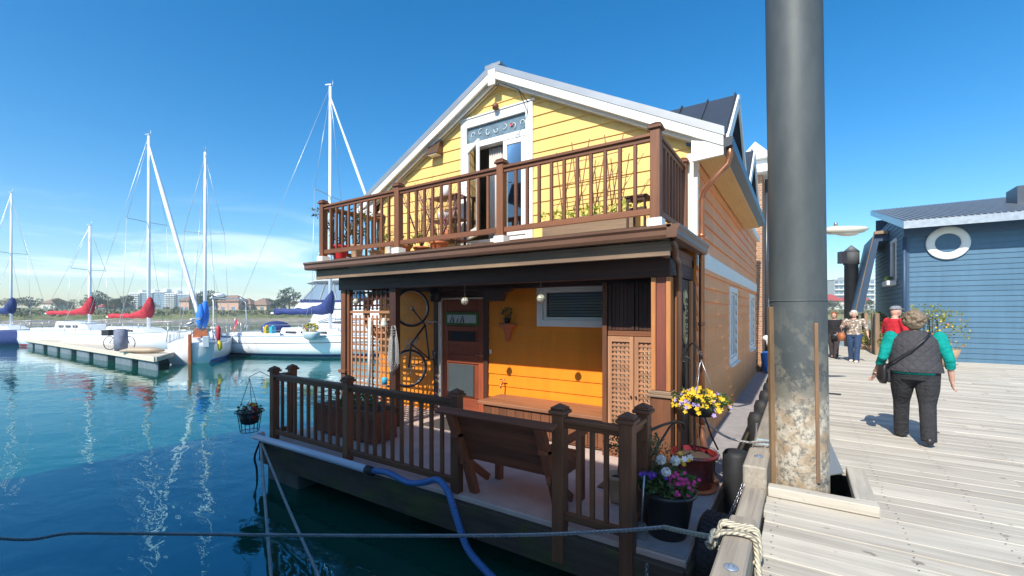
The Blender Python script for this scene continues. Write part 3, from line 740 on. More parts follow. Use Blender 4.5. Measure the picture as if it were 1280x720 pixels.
# railings
def postcap(mb,x,y,z,s): 
    mb.box(x-s-.022,x+s+.022,y-s-.022,y+s+.022,z,z+.028); mb.box(x-s-.008,x+s+.008,y-s-.008,y+s+.008,z+.0285,z+.045)
    mb.add([(x-s-.015,y-s-.015,z+.0455),(x+s+.015,y-s-.015,z+.0455),(x+s+.015,y+s+.015,z+.0455),(x-s-.015,y+s+.015,z+.0455),(x,y,z+.085)],[(3,2,1,0),(0,1,4),(1,2,4),(2,3,4),(3,0,4)])
def railing(name, posts, z, h, bays, s=.05, mt='rail', low=.11, feet=None):
    up=Vector((0,0,1)); m=MB(); runs=[]
    for (i,j,nb) in bays:
        a=Vector((*posts[i][:2],0)); b_=Vector((*posts[j][:2],0)); d=(b_-a).normalized(); a=a+d*s*.0; b_=b_-d*s*.0; runs.append((a,b_,d,nb))
        m.bar(a+up*(z+h-.135),b_+up*(z+h-.135),.085,.035); m.bar(a+up*(z+h-.175),b_+up*(z+h-.175),.04,.046)
    e=m.build(name,M[mt],HOUSE,.004)
    for a,b_,d,nb in runs:
        m=MB(); m.bar(a+up*(z+low),b_+up*(z+low),.045,.065); m.build('bottom_rail',M[mt],e,.004)
    for i,p in enumerate(posts):
        x,y=p[:2]; lo=p[2] if len(p)>2 else z
        m=MB(); m.box(x-s,x+s,y-s,y+s,lo,z+h-.085); postcap(m,x,y,z+h-.085,s)
        m.build('post',M[mt],e,.005)
        if feet: 
            m=MB(); m.box(x-s-.025,x+s+.025,y-s-.025,y+s+.025,z-.093,z+.03); m.build('post_foot',M[feet],e,.004)
    for a,b_,d,nb in runs:
        for k in range(nb):
            c=(a+d*s)+(b_-a-d*2*s)*((k+1)/(nb+1)); m=MB(); m.bar(c+up*(z+low+.033),c+up*(z+h-.197),.036,.036,up=tuple(d)); m.build('baluster',M[mt],e,.003)
    return e
railing('balcony_railing',[(-6.93,4.6),(-5.05,4.6),(-3.17,4.6),(-1.24,4.6),(-1.24,5.84),(-6.93,5.84)],BF,1.03,[(0,1,10),(1,2,10),(2,3,10),(3,4,7),(0,5,7)],feet='white')
railing('deck_railing',[(-6.17,3.34),(-4.54,3.34),(-2.84,3.34),(-6.17,3.60)],DK,1.03,[(0,1,9),(1,2,10),(0,3,0)],s=.047)
railing('deck_railing',[(-1.66,3.26,.30),(-1.09,3.26,.28),(-1.09,3.66,.57)],DK,1.03,[(0,1,3),(1,2,0)],s=.052)
# copper downpipe
m=MB(); m.tube([(-.70,RF+.06,4.33),(-.70,RF+.07,4.22),(-.73,RF+.10,4.12),(-.88,5.72,3.92),(-.99,5.83,3.84),(-1.02,5.85,3.74),(-1.02,5.85,2.0),(-1.02,5.85,.95)],.036,10)
m.tube([(-1.02,5.85,.95),(-1.0,5.80,.80),(-.90,5.45,.70),(-.72,4.85,.62)],.04,10); dp=m.build('downpipe',M['copper'],HOUSE)
for z in (3.3,2.2,1.3):
    m=MB(); m.lathe([(.044,-.02),(.044,.02)],(-1.02,5.85,z),12); m.build('pipe_clip',M['copper'],dp)
m=MB(); m.tube([(-1.03,4.42,3.05),(-1.02,4.48,2.98),(-1.05,4.6,2.9),(-1.06,4.78,2.86),(-1.06,4.82,2.75),(-1.06,4.82,.62)],.03,8); m.build('downpipe',M['gutter'],HOUSE)

# ------------------------------------------------------------ the boardwalk's own things
def pile_mat():
    t=NT('pile_steel'); b=t.b; vec=t.new('ShaderNodeTexCoord').outputs['Object']; sep=t.new('ShaderNodeSeparateXYZ'); t.link(vec,sep.inputs[0]); z=sep.outputs['Z']
    n1=t.noise(t.map(vec,(2.5,2.5,.8)),1,7,.68); n2=t.noise(t.map(vec,(7,7,6)),1,6,.7); n3=t.noise(t.map(vec,(17,17,15)),1,7,.75)
    zz=t.math('ADD',z,t.math('MULTIPLY',t.math('SUBTRACT',n2,.5),1.1))
    col=t.mix(t.rng(n1,.30,.70,0,1,True),(.062,.072,.073),(.100,.112,.111))
    st=t.math('MULTIPLY',t.rng(zz,2.7,1.7,0,1,True),t.rng(n2,.48,.60,0,1,True))
    col=t.mix(t.math('MULTIPLY',st,.55),col,(.30,.27,.20))
    cr=t.math('MULTIPLY',t.rng(zz,1.75,1.25,0,1,True),t.rng(n3,.40,.52,.25,1,True))
    col=t.mix(cr,col,(.56,.50,.40)); n4=t.noise(t.map(vec,(5,5,5)),1,4); col=t.mix(t.math('MULTIPLY',cr,t.rng(n4,.44,.60,0,.75,True)),col,(.34,.22,.11))
    t.link(col,b.inputs['Base Color']); t.link(t.rng(cr,0,1,.55,.95),b.inputs['Roughness']); t.link(t.rng(cr,0,1,.12,0),b.inputs['Metallic'])
    h=t.math('ADD',t.math('MULTIPLY',t.math('MULTIPLY',n3,cr),1.0),t.math('MULTIPLY',n2,.12)); t.link(t.bump(h,.55,.02),b.inputs['Normal'])
    return t.m
PM=pile_mat(); PX,PY=0.0,5.10; lean=CR*(-.078)
PILE=thing('mooring_pile','tall dark grey steel pile rising through the boardwalk with pale crusted base','pile',(PX,PY,0))
m=MB(); pts=[Vector((PX,PY,-1))+lean*(-1/5)*0+lean*((z-.75)/5.4) + Vector((0,0,z+1)) for z in (-1,.4,1.2,2,3,4.5,6,7.6)]
m.tube(pts,.237,40); m.build('pile_shaft',PM,PILE)
ax=lambda k,r,z: Vector((PX,PY,z))+lean*((z-.75)/5.4)+(CR*sin(k)-CF*cos(k))*r
m=MB(); m.bar(ax(radians(-95),.250,.2),ax(radians(-95),.250,2.4),.05,.05,up=tuple(CF)); m.build('rub_strip',wood('rusty_rub_strip',(.25,.165,.09),(.17,.10,.05),.8,.6),PILE,.006)
m=MB(); m.bar(ax(radians(2),.243,.78),ax(radians(2),.243,2.25),.032,.022,up=tuple(CF)); m.build('weld_bar',wood('rusty_bar',(.22,.12,.06),(.14,.12,.10),.8,.8),PILE,.006)
m=MB(); m.lathe([(.2405,0),(.2405,.012)],ax(0,0,2.45),40); m.build('weld_seam',PM,PILE)
# timber kerb round the pile's hole
m=MB(); m.box(-.235,.52,4.40,4.515,DZ+.003,DZ+.088); tag(m.build('hole_kerb',M['board'],None,.008),'pale weathered timber kerb laid across the boardwalk in front of the steel pile','timber kerb')
m=MB(); m.box(.375,.515,4.52,5.42,DZ+.003,DZ+.085); tag(m.build('hole_kerb',M['board'],None,.008),'short grey timber kerb along the right edge of the hole beside the steel pile','timber kerb')
t=NT('checker_plate'); vec=t.new('ShaderNodeTexCoord').outputs['Object']
sep=t.new('ShaderNodeSeparateXYZ'); t.link(t.map(vec,(1,1,1),(0,0,.785)),sep.inputs[0])
wv=t.math('MULTIPLY',t.math('SINE',t.math('MULTIPLY',sep.outputs['X'],160)),t.math('SINE',t.math('MULTIPLY',sep.outputs['Y'],160)))
t.link(t.bump(wv,.7,.003),t.b.inputs['Normal']); t.b.inputs['Base Color'].default_value=(.34,.36,.36,1); t.b.inputs['Metallic'].default_value=.5; t.b.inputs['Roughness'].default_value=.5
m=MB(); m.hexa([(.17,5.20,DZ+.004),(.36,5.43,DZ+.004),(.30,6.75,DZ+.004),(.17,6.75,DZ+.004),(.17,5.20,DZ+.014),(.36,5.43,DZ+.014),(.30,6.75,DZ+.014),(.17,6.75,DZ+.014)])
tag(m.build('cover_plate',t.m),'grey metal checker plate lying on the boardwalk behind the steel pile','metal plate')
m=MB(); m.box(.15,.66,10.55,10.62,DZ+.004,DZ+.02); tag(m.build('dark_strip',M['blackmetal']),'thin dark strip lying across the boardwalk boards','metal strip')  # thin dark strip drawn across the boards
# edge timbers
def timber(y0,y1,x0,x1,z0,z1,label,bolts=()):
    e=thing('edge_timber',label,'timber',((x0+x1)/2,(y0+y1)/2,z0))
    m=MB(); m.box(x0,x1,y0,y1,z0,z1); m.build('timber_baulk',M['timber'],e,.014)
    for by in bolts:
        m=MB(); m.lathe([(.038,0),(.038,.005),(.03,.009),(.001,.009)],((x0+x1)/2+.01,by,z1+.001),16); m.lathe([(.014,.009),(.014,.02),(.001,.021)],((x0+x1)/2+.01,by,z1+.001),6,smooth=False); m.build('bolt_plate',mat('blue_grey_bolt',(.22,.27,.34),.5,.3,(30,30,30),metal=.3),e)
    return e
timber(-2.5,3.38,-.405,-.245,.66,.955,'nearest grey edge timber of the boardwalk with the mooring rope wrapped round it',(2.66,))
timber(3.385,4.42,-.42,-.25,.56,.80,'low grey edge timber between two raised edge timbers of the boardwalk')
timber(4.425,5.05,-.43,-.245,.60,.985,'raised grey timber block at the left foot of the steel pile',(4.75,))
timber(5.06,9.4,-.43,-.245,.60,.93,'long grey edge timber running on behind the steel pile along the shaded wall')
timber(9.41,19.5,-.43,-.245,.60,.93,'farthest grey edge timber beside the row of black fenders')
m=MB(); m.box(-.40,-.27,5.40,5.62,.932,.938); tag(m.build('tag_plate',mat('pale_blue_tag',(.40,.52,.56),.5,.3,(40,40,40))),'small pale blue metal tag fixed on the edge timber left of the steel pile','tag')
# tyres and fenders in the gap
def tyre(c,R,r,label,rz=0,group=None):
    e=thing('tyre_fender',label,'tyre',c); RY=Matrix.Rotation(pi/2,4,'Y').to_3x3()
    m=MB(); prof=[]
    for i in range(15):
        a=2*pi*i/14; prof.append((R-r+r*cos(a)*(1.0),.11*sin(a)*1.0))
    prof=[(R-.17,-.07),(R-.12,-.10),(R-.04,-.105),(R-.008,-.085),(R,-.06),(R,.06),(R-.008,.085),(R-.04,.105),(R-.12,.10),(R-.17,.07),(R-.17,-.07)]
    V=[];n=44;F=[]
    for k in range(n):
        th=2*pi*k/n
        for (rr,z) in prof[:-1]: V.append(Vector(c)+RY@Vector((rr*cos(th),rr*sin(th),z)))
    mm=len(prof)-1
    for k in range(n):
        for i in range(mm): F.append((k*mm+i,((k+1)%n)*mm+i,((k+1)%n)*mm+(i+1)%mm,k*mm+(i+1)%mm))
    m.add(V,F,None,.5,True); m.build('casing',M['black'],e)
    m=MB()
    for k in range(n):
        th=2*pi*k/n
        for z in (-.055,-.02,.02,.055):
            p=Vector(c)+RY@Vector(((R+.003)*cos(th+z),(R+.003)*sin(th+z),z)); tg=RY@Vector((-sin(th+z),cos(th+z),0)); nn=RY@Vector((cos(th+z),sin(th+z),0))
            m.bar(p-tg*.017,p+tg*.017,.028,.012,up=tuple(nn))
    m.build('tread',M['black'],e)
    return e
tyre((-.555,3.72,.44),.33,.1,'old black tyre hanging upright between the flower pots and the boardwalk')
m=MB(); m.lathe([(.09,.12),(.125,.16),(.125,.90),(.10,.94),(.02,.95)],(-.545,4.98,0),18); tag(m.build('fender_roll',M['black']),'thick black rubber fender standing in the gap beside the raised timber block','fender')
for k,y in enumerate((7.6,8.7,9.8,10.9,12.0,13.1)):
    m=MB(); m.lathe([(.02,.0),(.10,.02),(.13,.10),(.13,.70),(.10,.80),(.02,.82)],(-.545,y,0.02),14)
    tag(m.build('fender',M['black']),'black fender in the row along the shaded side wall behind the steel pile','fender','black fenders between walkway and boardwalk')
def chain(pts, name, label):
    m=MB(); P=[Vector(p) for p in pts]; L=[0]
    for a,b in zip(P[:-1],P[1:]): L.append(L[-1]+(b-a).length)
    n=int(L[-1]/.034); 
    for k in range(n):
        s_=L[-1]*k/max(1,n-1); i=max(j for j in range(len(L)) if L[j]<=s_+1e-9); i=min(i,len(P)-2); f=(s_-L[i])/(L[i+1]-L[i]); c=P[i].lerp(P[i+1],f); d=(P[i+1]-P[i]).normalized()
        q=d.to_track_quat('X','Z').to_matrix()@Matrix.Rotation((k%2)*pi/2,3,'X')@Matrix.Diagonal((1.5,.9,1))
        m.torus(c,.014,.004,10,5,q)
    return tag(m.build(name,M['steel']),label,'chain')
def sag(a,b,s_,n=12): 
    a=Vector(a);b=Vector(b); return [a.lerp(b,i/n)+Vector((0,0,-s_*4*(i/n)*(1-i/n))) for i in range(n+1)]
chain(sag((-.43,4.42,.80),(-.66,4.1,.30),.05),'chain','galvanised chain hanging below the low edge timber beside the black fender')
chain(sag((-.40,5.3,.94),(-.47,6.5,.90),.06),'chain','galvanised chain lying along the edge timber left of the steel pile')
chain([(-.93,3.21,.50),(-.935,3.20,.05)],'chain','thin chain dangling off the deck edge under the black flower pot')
# ropes
def rope(pts, r, m_, label, name='mooring_rope', n=9, sub=6):
    P=[Vector(p) for p in pts]; Q=[]
    for i in range(len(P)-1):                                            # Catmull-Rom
        p0=P[max(i-1,0)];p1=P[i];p2=P[i+1];p3=P[min(i+2,len(P)-1)]
        for k in range(sub):
            t=k/sub; Q.append(.5*((2*p1)+(p2-p0)*t+(2*p0-5*p1+4*p2-p3)*t*t+(3*p1-p0-3*p2+p3)*t**3))
    Q.append(P[-1]); m=MB(); m.tube(Q,r,n); return tag(m.build(name,M[m_]),label,'rope')
a=at(880,2.95,1.03-.13); 
rope([W(-12,5.6,.5),W(-5.2,4.05,.33),at(109,4.0,.34),at(420,3.72,.46),at(640,3.45,.60),at(760,3.3,.705),at(830,3.17,.80)],.014,'ropegrey','long grey mooring line stretched level across the water in front of the deck',sub=10)
b=at(830,3.17,.80); c=Vector((-.47,3.02,.93))
rope([b,b.lerp(c,.5)+Vector((0,0,-.004)),c,Vector((-.41,3.02,.972)),Vector((-.33,3.04,.985)),Vector((-.24,3.05,.972)),Vector((-.222,3.06,.90)),Vector((-.20,2.98,.79)),Vector((-.15,2.80,.772)),Vector((-.10,2.66,.772)),Vector((-.16,2.62,.772))],.0165,'ropecream','thick cream mooring rope looped over the nearest edge timber with its end on the boards')
pts=[]
for i in range(40):
    a=i/39*2*pi*2.0; pts.append(Vector((-.325+.105*cos(a),3.10+.035*i/39*2,.83+.155*sin(a))))
pts=[]
for k in range(2):
    for q in ((-.43,.80),(-.43,.975),(-.33,.982),(-.225,.975),(-.225,.80)): pts.append(Vector((q[0],3.11+.045*k,q[1])))
rope(pts,.0155,'ropecream','cream rope turns wrapped round the end of the nearest edge timber',sub=5)
rope([(-.475,2.98,.90),(-.46,3.03,.96),(-.44,3.07,.93),(-.47,3.02,.86),(-.49,2.99,.90)],.016,'ropecream','cream knot tied in the mooring rope beside the nearest edge timber',sub=6)
A=Vector((-6.27,3.20,.52))
B2=at(343,3.42,-.03)
rope([A,A.lerp(B2,.5)+Vector((0,0,-.02)),B2],.016,'rope','white rope running down steeply from the deck corner into the water, left of two')
B2=at(422,3.42,-.03)
rope([A+Vector((.03,0,.01)),A.lerp(B2,.5)+Vector((0,0,-.02)),B2],.015,'rope','white rope slanting right from the deck corner into the water, right of two')
rope([A+Vector((-.05,.02,.02)),A+Vector((-.12,-.02,-.2)),A+Vector((-.2,.05,-.42)),A+Vector((-.1,.0,-.62))],.014,'black','dark rope dangling into the water off the far left deck corner')
rope([(-.43,5.15,1.0),(-.62,5.0,1.06),(-.80,4.85,1.22),(-.92,4.78,1.42)],.012,'ropegrey','thin grey line from the edge timber up to the hanging yellow flowers')
rope([(-.43,5.2,.99),(-.33,5.25,1.0),(-.24,5.3,.99),(-.235,5.22,.97),(-.30,5.1,1.0)],.014,'ropegrey','short frayed rope end lying on the edge timber against the steel pile')
# pipe and hose along the deck edge
P0=Vector((-6.34,3.16,.62)); P1=Vector((-3.93,3.165,.625))
m=MB(); m.tube([P0+Vector((-.02,.12,0)),P0,P1],.042,14); tag(m.build('white_pipe',M['pvc']),'white plastic pipe strapped along the deck edge from the far corner','pipe')
e=thing('hose','blue corrugated hose dropping from the white pipe over the deck edge into the water','hose',tuple(P1))
Q=[P1+Vector((.02,0,0)),onY(485,591,3.17),onY(510,603,3.17),onY(530,603,3.16),onY(547,600,3.13),onY(560,615,3.10),onY(570,645,3.08),onY(584,685,3.02),onY(606,712,2.98),onY(620,726,2.95)]
R=[]
for i in range(len(Q)-1):
    p0=Q[max(i-1,0)];p1=Q[i];p2=Q[i+1];p3=Q[min(i+2,len(Q)-1)]
    for k in range(8):
        t=k/8; R.append(.5*((2*p1)+(p2-p0)*t+(2*p0-5*p1+4*p2-p3)*t*t+(3*p1-p0-3*p2+p3)*t**3))
m=MB(); m.tube(R,.031,12); m.build('hose_tube',M['bluehose'],e)
m=MB(); m.tube([P1+Vector((-.05,0,0)),P1+Vector((.06,0,-.008))],.047,14); m.build('hose_clamp',M['black'],e)

# ------------------------------------------------------------ on the deck
# bench seen from behind
B=thing('garden_bench','dark brown wooden bench with its back to the water at the deck edge','bench',(-2.25,3.45,DK))
m=MB(); tx0,tx1=-2.80,-1.68
def bk(u,v,n): # on the leaning back: v up along it
    return Vector((u,3.30-.23*v-.0+n*.97,DK+.36+v*.52+n*.2))
def bkbox(mb,u0,u1,v0,v1,n0,n1): mb.hexa([bk(u0,v0,n0),bk(u1,v0,n0),bk(u1,v0,n1),bk(u0,v0,n1),bk(u0,v1,n0),bk(u1,v1,n0),bk(u1,v1,n1),bk(u0,v1,n1)])
v=.02
for k in range(5): bkbox(m,tx0+.06,tx1-.06,v,v+.172,.02,.042); v+=.178
m.build('backrest',M['bench'],B,.003)
m=MB(); bkbox(m,tx0-.06,tx1+.06,.93,.985,-.045,.075); m.build('top_rail',M['bench'],B,.006)
for u in (tx0+.07,tx1-.11):
    m=MB()
    m.hexa([(u,3.40,DK),(u+.085,3.40,DK),(u+.085,3.47,DK),(u,3.47,DK),bk(u,0,-.03),bk(u+.085,0,-.03),bk(u+.085,0,.05),bk(u,0,.05)])
    bkbox(m,u,u+.085,0,.93,-.045,.018); m.build('leg',M['bench'],B,.004)
    m=MB(); m.bar((u+.04,3.86,DK),(u+.04,3.86,DK+.62),.07,.07,up=(0,1,0)); m.build('leg',M['bench'],B,.004)
    m=MB(); m.bar((u+.04,3.23,DK+.38),(u+.04,3.90,DK+.38),.045,.09); m.build('side_frame',M['bench'],B,.004)
    m=MB(); m.bar((u+.04,3.30,DK+.36),(u+.04,3.66,DK+.08),.04,.07); m.build('brace',M['bench'],B,.004)
    m=MB(); m.bar((u+.04,3.12,DK+.63),(u+.04,3.92,DK+.63),.09,.035); m.build('armrest',M['bench'],B,.004)
m=MB(); y=3.36
for k in range(5): m.box(tx0+.04,tx1-.04,y,y+.10,DK+.43,DK+.455); y+=.108
m.build('seat',M['bench'],B,.004)
# chest
Cc=thing('storage_chest','long low wooden storage chest under the porch window','chest',(-3.0,5.6,DK))
m=MB(); m.box(-4.0,-2.08,5.32,5.88,DK+.02,DK+.39); m.build('chest_body',M['rail'],Cc,.005)
m=MB(); x=-3.98
while x<-2.15: m.box(x,x+.135,5.302,5.319,DK+.05,DK+.37); x+=.14
m.build('chest_boards',M['rail'],Cc,.003)
m=MB(); m.box(-4.07,-2.07,5.26,5.89,DK+.40,DK+.45); m.build('lid',M['chestwood'],Cc,.008)
# terracotta planter box and left corner things
P=thing('planter_box','reddish brown wooden planter box behind the left end of the deck railing','planter box',(-5.3,4.05,DK))
m=MB(); m.box(-6.0,-4.75,3.88,4.30,DK+.02,DK+.42); m.build('box',wood('red_planter_wood',(.23,.065,.03),(.17,.05,.025)),P,.006)
m=MB(); m.box(-6.03,-4.72,3.85,3.875,DK+.34,DK+.44); m.box(-6.03,-4.72,4.305,4.33,DK+.34,DK+.44); m.build('box_trim',M['rail'],P,.004)
m=MB(); m.box(-5.96,-4.79,3.90,4.28,DK+.421,DK+.43); m.build('soil',M['soil'],P)
m=MB(); m.cloud((-5.4,4.1,DK+.5),.5,.18,.09,160,.07); m.build('seedlings',M['leaf'],P)
m=MB(); m.box(-5.0,-4.1,5.0,5.6,DK+.003,DK+.018); tag(m.build('door_mat',mat('dark_door_mat',(.07,.06,.055),.95,.4,(60,60,60),bump=.6)),'dark door mat lying on the deck in front of the door','door mat')
m=MB(); m.box(-1.72,-1.14,4.2,4.95,DK+.003,DK+.016); tag(m.build('door_mat',mat('rust_brown_mat',(.20,.10,.06),.95,.4,(60,60,60),bump=.6)),'brown mat lying under the small potted bush beside the lattice doors','mat')
# wire chair (iron bracket arm) on the corner post
m=MB(); m.tube([(-1.05,3.70,1.36),(-1.0,3.9,1.37),(-.95,4.2,1.35),(-.93,4.36,1.30),(-.93,4.42,1.24)],.012,7); m.tube([(-1.05,3.70,1.12),(-1.0,3.86,1.24),(-.97,4.05,1.33),(-.95,4.2,1.34)],.010,7); m.tube([(-1.045,3.70,1.10),(-1.045,3.70,1.40)],.012,6)
m.tube([(-1.03,3.74,1.16),(-1.0,3.80,1.27),(-1.02,3.76,1.33)],.008,6)
tag(m.build('plant_bracket',M['blackmetal']),'black iron scroll bracket arm reaching out from the double corner post','bracket')
# pots
def pot(name,label,c,r0,r1,h,mt,rim=.025,cat='plant pot'):
    e=thing(name,label,cat,c); m=MB(); x,y,z=c
    m.lathe([(r0*.96,0),(r0,.02),(r1*.97,h-rim*1.8),(r1,h-rim*1.7),(r1+.018,h-rim*1.2),(r1+.02,h-.006),(r1+.008,h),(r1-.014,h-.004),(r1-.02,h-.06),(.001,h-.06)],c,28); m.build('pot',M[mt],e)
    m=MB(); m.lathe([(r1-.022,h-.045),(r1*.6,h-.03),(r1*.3,h-.036),(.001,h-.026)],c,20); m.build('soil',M['soil'],e)
    return e
e=pot('flower_pot','big black plastic pot of pink, white and violet flowers on the deck corner',(-.89,3.62,DK+.013),.15,.205,.36,'blackpot')
c=Vector((-.89,3.62,DK+.013+.36)); m=MB()
for k in range(800):
    a=random.random()*6.28; r=.21*random.random()**.5; p=c+Vector((r*cos(a),r*sin(a),random.uniform(-.02,.15*(1.15-r/.3)))); m.leaf(p,rv()+Vector((cos(a)*.6,sin(a)*.6,.4)),rv(),random.uniform(.03,.06),.024)
m.build('foliage',M['leaf'],e)
m=MB()
for k in range(26):
    a=random.random()*6.28; b0=c+Vector((-.10,.05,0))+Vector((.06*cos(a),.06*sin(a),0)); h=random.uniform(.20,.44); tp=b0+Vector((random.uniform(-.11,.05),random.uniform(-.08,.08),h))
    for i in range(26):
        f=i/25; p=b0.lerp(tp,f)+rv()*.015; m.leaf(p,rv()+Vector((0,0,.8)),rv(),.035,.013)
m.build('feathery_bush',M['leafolive'],e)
def heads(mb,cs,r,n=5):
    for p in cs: mb.flower(Vector(p),Vector((random.uniform(-.3,.5),-1,.6)),r,n)
m=MB(); heads(m,[c+Vector(q) for q in ((-.02,-.10,.25),(.07,-.03,.24))],.045,8); heads(m,[c+Vector(q) for q in ((.13,.02,.25),(.16,.08,.25))],.03,6)
for q in ((-.02,-.10,.25),(.07,-.03,.24),(.03,-.15,.18)): [m.flower(c+Vector(q)+u*.03,u,.02,5) for u in [rv() for _ in range(40)]]
m.build('white_blooms',M['fw'],e)
m=MB()
for k in range(44): m.flower(c+Vector((.13+random.gauss(0,.055),-.09+random.gauss(0,.04),.11+random.gauss(0,.035))),Vector((random.uniform(-.2,.6),-1,random.uniform(.1,1))),.017,5)
m.build('pink_blooms',M['fm'],e)
m=MB()
for k in range(9): m.flower(c+Vector((-.06+random.gauss(0,.05),-.13+random.gauss(0,.03),.12+random.gauss(0,.03))),Vector((0,-1,.5)),.022,5)
m.build('violet_blooms',M['fv'],e)
m=MB()
for k in range(8): m.flower(c+Vector((.13+random.gauss(0,.05),.05,.24+random.gauss(0,.03))),Vector((.1,-1,.5)),.02,5)
m.build('yellow_blooms',M['fy'],e)
e=pot('glazed_pot','dark red glazed pot filled with bare soil between deck post and walkway',(-.90,4.72,DK+.013),.17,.215,.36,'redglaze')
m=MB(); m.lathe([(.20,0),(.225,.02),(.225,.028),(.19,.028)],(-.90,4.72,DK+.0135),28); m.build('saucer',M['terracotta'],e)
e=pot('small_bush_pot','small buff clay pot with a thin round bush inside the deck railing',(-1.42,3.98,DK+.018),.075,.105,.25,'clay')
m=MB(); c=Vector((-1.42,3.98,DK+.27)); m.tube([c,c+Vector((.01,0,.22))],.007,6); m.build('stem',M['twig'],e)
m=MB(); m.cloud(c+Vector((.01,0,.33)),.13,.13,.17,330,.034,.018,hollow=.1); m.build('foliage',M['leafolive'],e)
m=MB(); m.prism([(-.05,0),(.05,0),(.06,.10),(.035,.13),(-.035,.13),(-.06,.10)],lambda a,b_,t:Vector((-1.03+a*.8,3.40+t,DK+.02+b_)),0,.008); m.tube([(-1.03,3.405,DK+.15),(-1.02,3.45,DK+.50)],.009,6); tag(m.build('trowel',M['steel']),'garden trowel with pale blade leaning beside the black flower pot','trowel')
# hanging basket with yellow pansies
def basket_leaves(e,c,r,nf,cols,leafs=420,lr=.042):
    m=MB()
    for k in range(leafs):
        a=random.random()*6.28; rr=r*random.random()**.5; m.leaf(c+Vector((rr*cos(a),rr*sin(a),random.uniform(-.06,.06))),rv()+Vector((cos(a),sin(a),.1)),rv(),lr,lr*.6)
    m.build('foliage',M['leaf'],e)
    for key,cnt,sz in cols:
        m=MB()
        for k in range(cnt):
            a=random.random()*6.28; rr=r*1.05*random.random()**.5; p=c+Vector((rr*cos(a),rr*sin(a),.09*(1-(rr/r)**2)+random.uniform(-.03,.05)-.05*(rr/r)))
            m.flower(p,Vector((cos(a)*.7,sin(a)*.7-.6,.6)),sz,5)
        m.build(key[1],M[key[0]],e)
hc=Vector((-.80,4.55,1.47))
e=thing('hanging_basket','hanging basket of yellow and lilac pansies beside the porch post','hanging basket',tuple(hc-Vector((0,0,.10))))
m=MB(); m.lathe([(.06,-.12),(.10,-.115),(.145,-.02),(.15,0),(.14,0)],hc,18); m.build('basket_bowl',M['blackpot'],e)
basket_leaves(e,hc+Vector((0,0,.03)),.25,0,[(('fy','yellow_pansies'),150,.026),(('fl','lilac_pansies'),46,.024)])
m=MB()
for a in (.3,2.4,4.5): m.tube([hc+Vector((.15*cos(a),.15*sin(a),0)),hc+Vector((0,0,.42))],.003,4)
m.tube([hc+Vector((0,0,.42)),hc+Vector((0,0,.50))],.006,5); m.build('hanger_wires',M['steel'],e)
m=MB(); sx,sy=-1.0,4.5
pts=[(-1.02,4.86,1.52),(-1.0,4.80,1.90)]+[Vector((-.99,4.80,1.93)).lerp(Vector((-.80,4.55,1.93)),i/8)+Vector((0,0,.11*sin(pi*i/8))) for i in range(9)]+[(-.79,4.54,1.90),(-.80,4.55,1.965)]
m.tube([Vector(p) for p in pts],.010,7)
for a0,cx_ in ((0,.06),):
    m.tube([Vector((-1.0,4.80,1.85))+Vector((.05*cos(i/10*5),0,.05*sin(i/10*5)))*(1-i/14) for i in range(11)],.007,6)
tag(m.build('hook_arm',M['blackmetal']),'black iron shepherd hook carrying the yellow pansy basket','hook')
m=MB(); m.tube([(-.79,4.6,1.38),(-.74,4.75,1.12),(-.70,4.9,.95)],.009,6); tag(m.build('drip_hose',M['black']),'thin black hose hanging down from the yellow pansy basket','hose')
# wire basket far left
hc=Vector(onY(313,520,3.30)); hc=Vector((-6.62,3.32,hc.z))
hc=at(312,6.25,.78)
e=thing('wire_basket','black wire hanging basket with red and yellow flowers off the far left deck corner','hanging basket',tuple(hc))
m=MB()
for k in range(14):
    a=2*pi*k/14; m.tube([hc+Vector((.155*cos(a),.155*sin(a),.16)),hc+Vector((.115*cos(a),.115*sin(a),-.12))],.004,4)
for r,z in ((.155,.16),(.14,.05),(.115,-.12)): m.torus(hc+Vector((0,0,z)),r,.005,24,5)
m.torus(hc+Vector((0,0,.16)),.185,.008,24,5); m.build('wire_cage',M['blackmetal'],e)
m=MB(); m.lathe([(.07,-.02),(.11,.0),(.145,.15),(.13,.15)],hc,18); m.build('basket_bowl',M['blackpot'],e)
basket_leaves(e,hc+Vector((0,0,.18)),.14,0,[(('fy','yellow_blooms'),16,.026),(('fr','red_blooms'),24,.028),(('fw','white_blooms'),6,.022)],150,.045)
m=MB(); tp=hc+Vector((0,0,.62))
for a in (.4,2.5,4.6): m.tube([hc+Vector((.15*cos(a),.15*sin(a),.16)),tp],.004,4)
m.build('hanger_wires',M['blackmetal'],e)
m=MB(); m.tube([(-6.22,3.30,1.45),tuple((Vector((-6.22,3.30,1.50))+tp)/2+Vector((0,0,.06))),tuple(tp+Vector((0,0,.03))),tuple(tp+Vector((-.03,0,-.01)))],.0045,6); tag(m.build('hook_arm',M['blackmetal']),'thin black arm holding the wire basket off the far left railing post','hook')
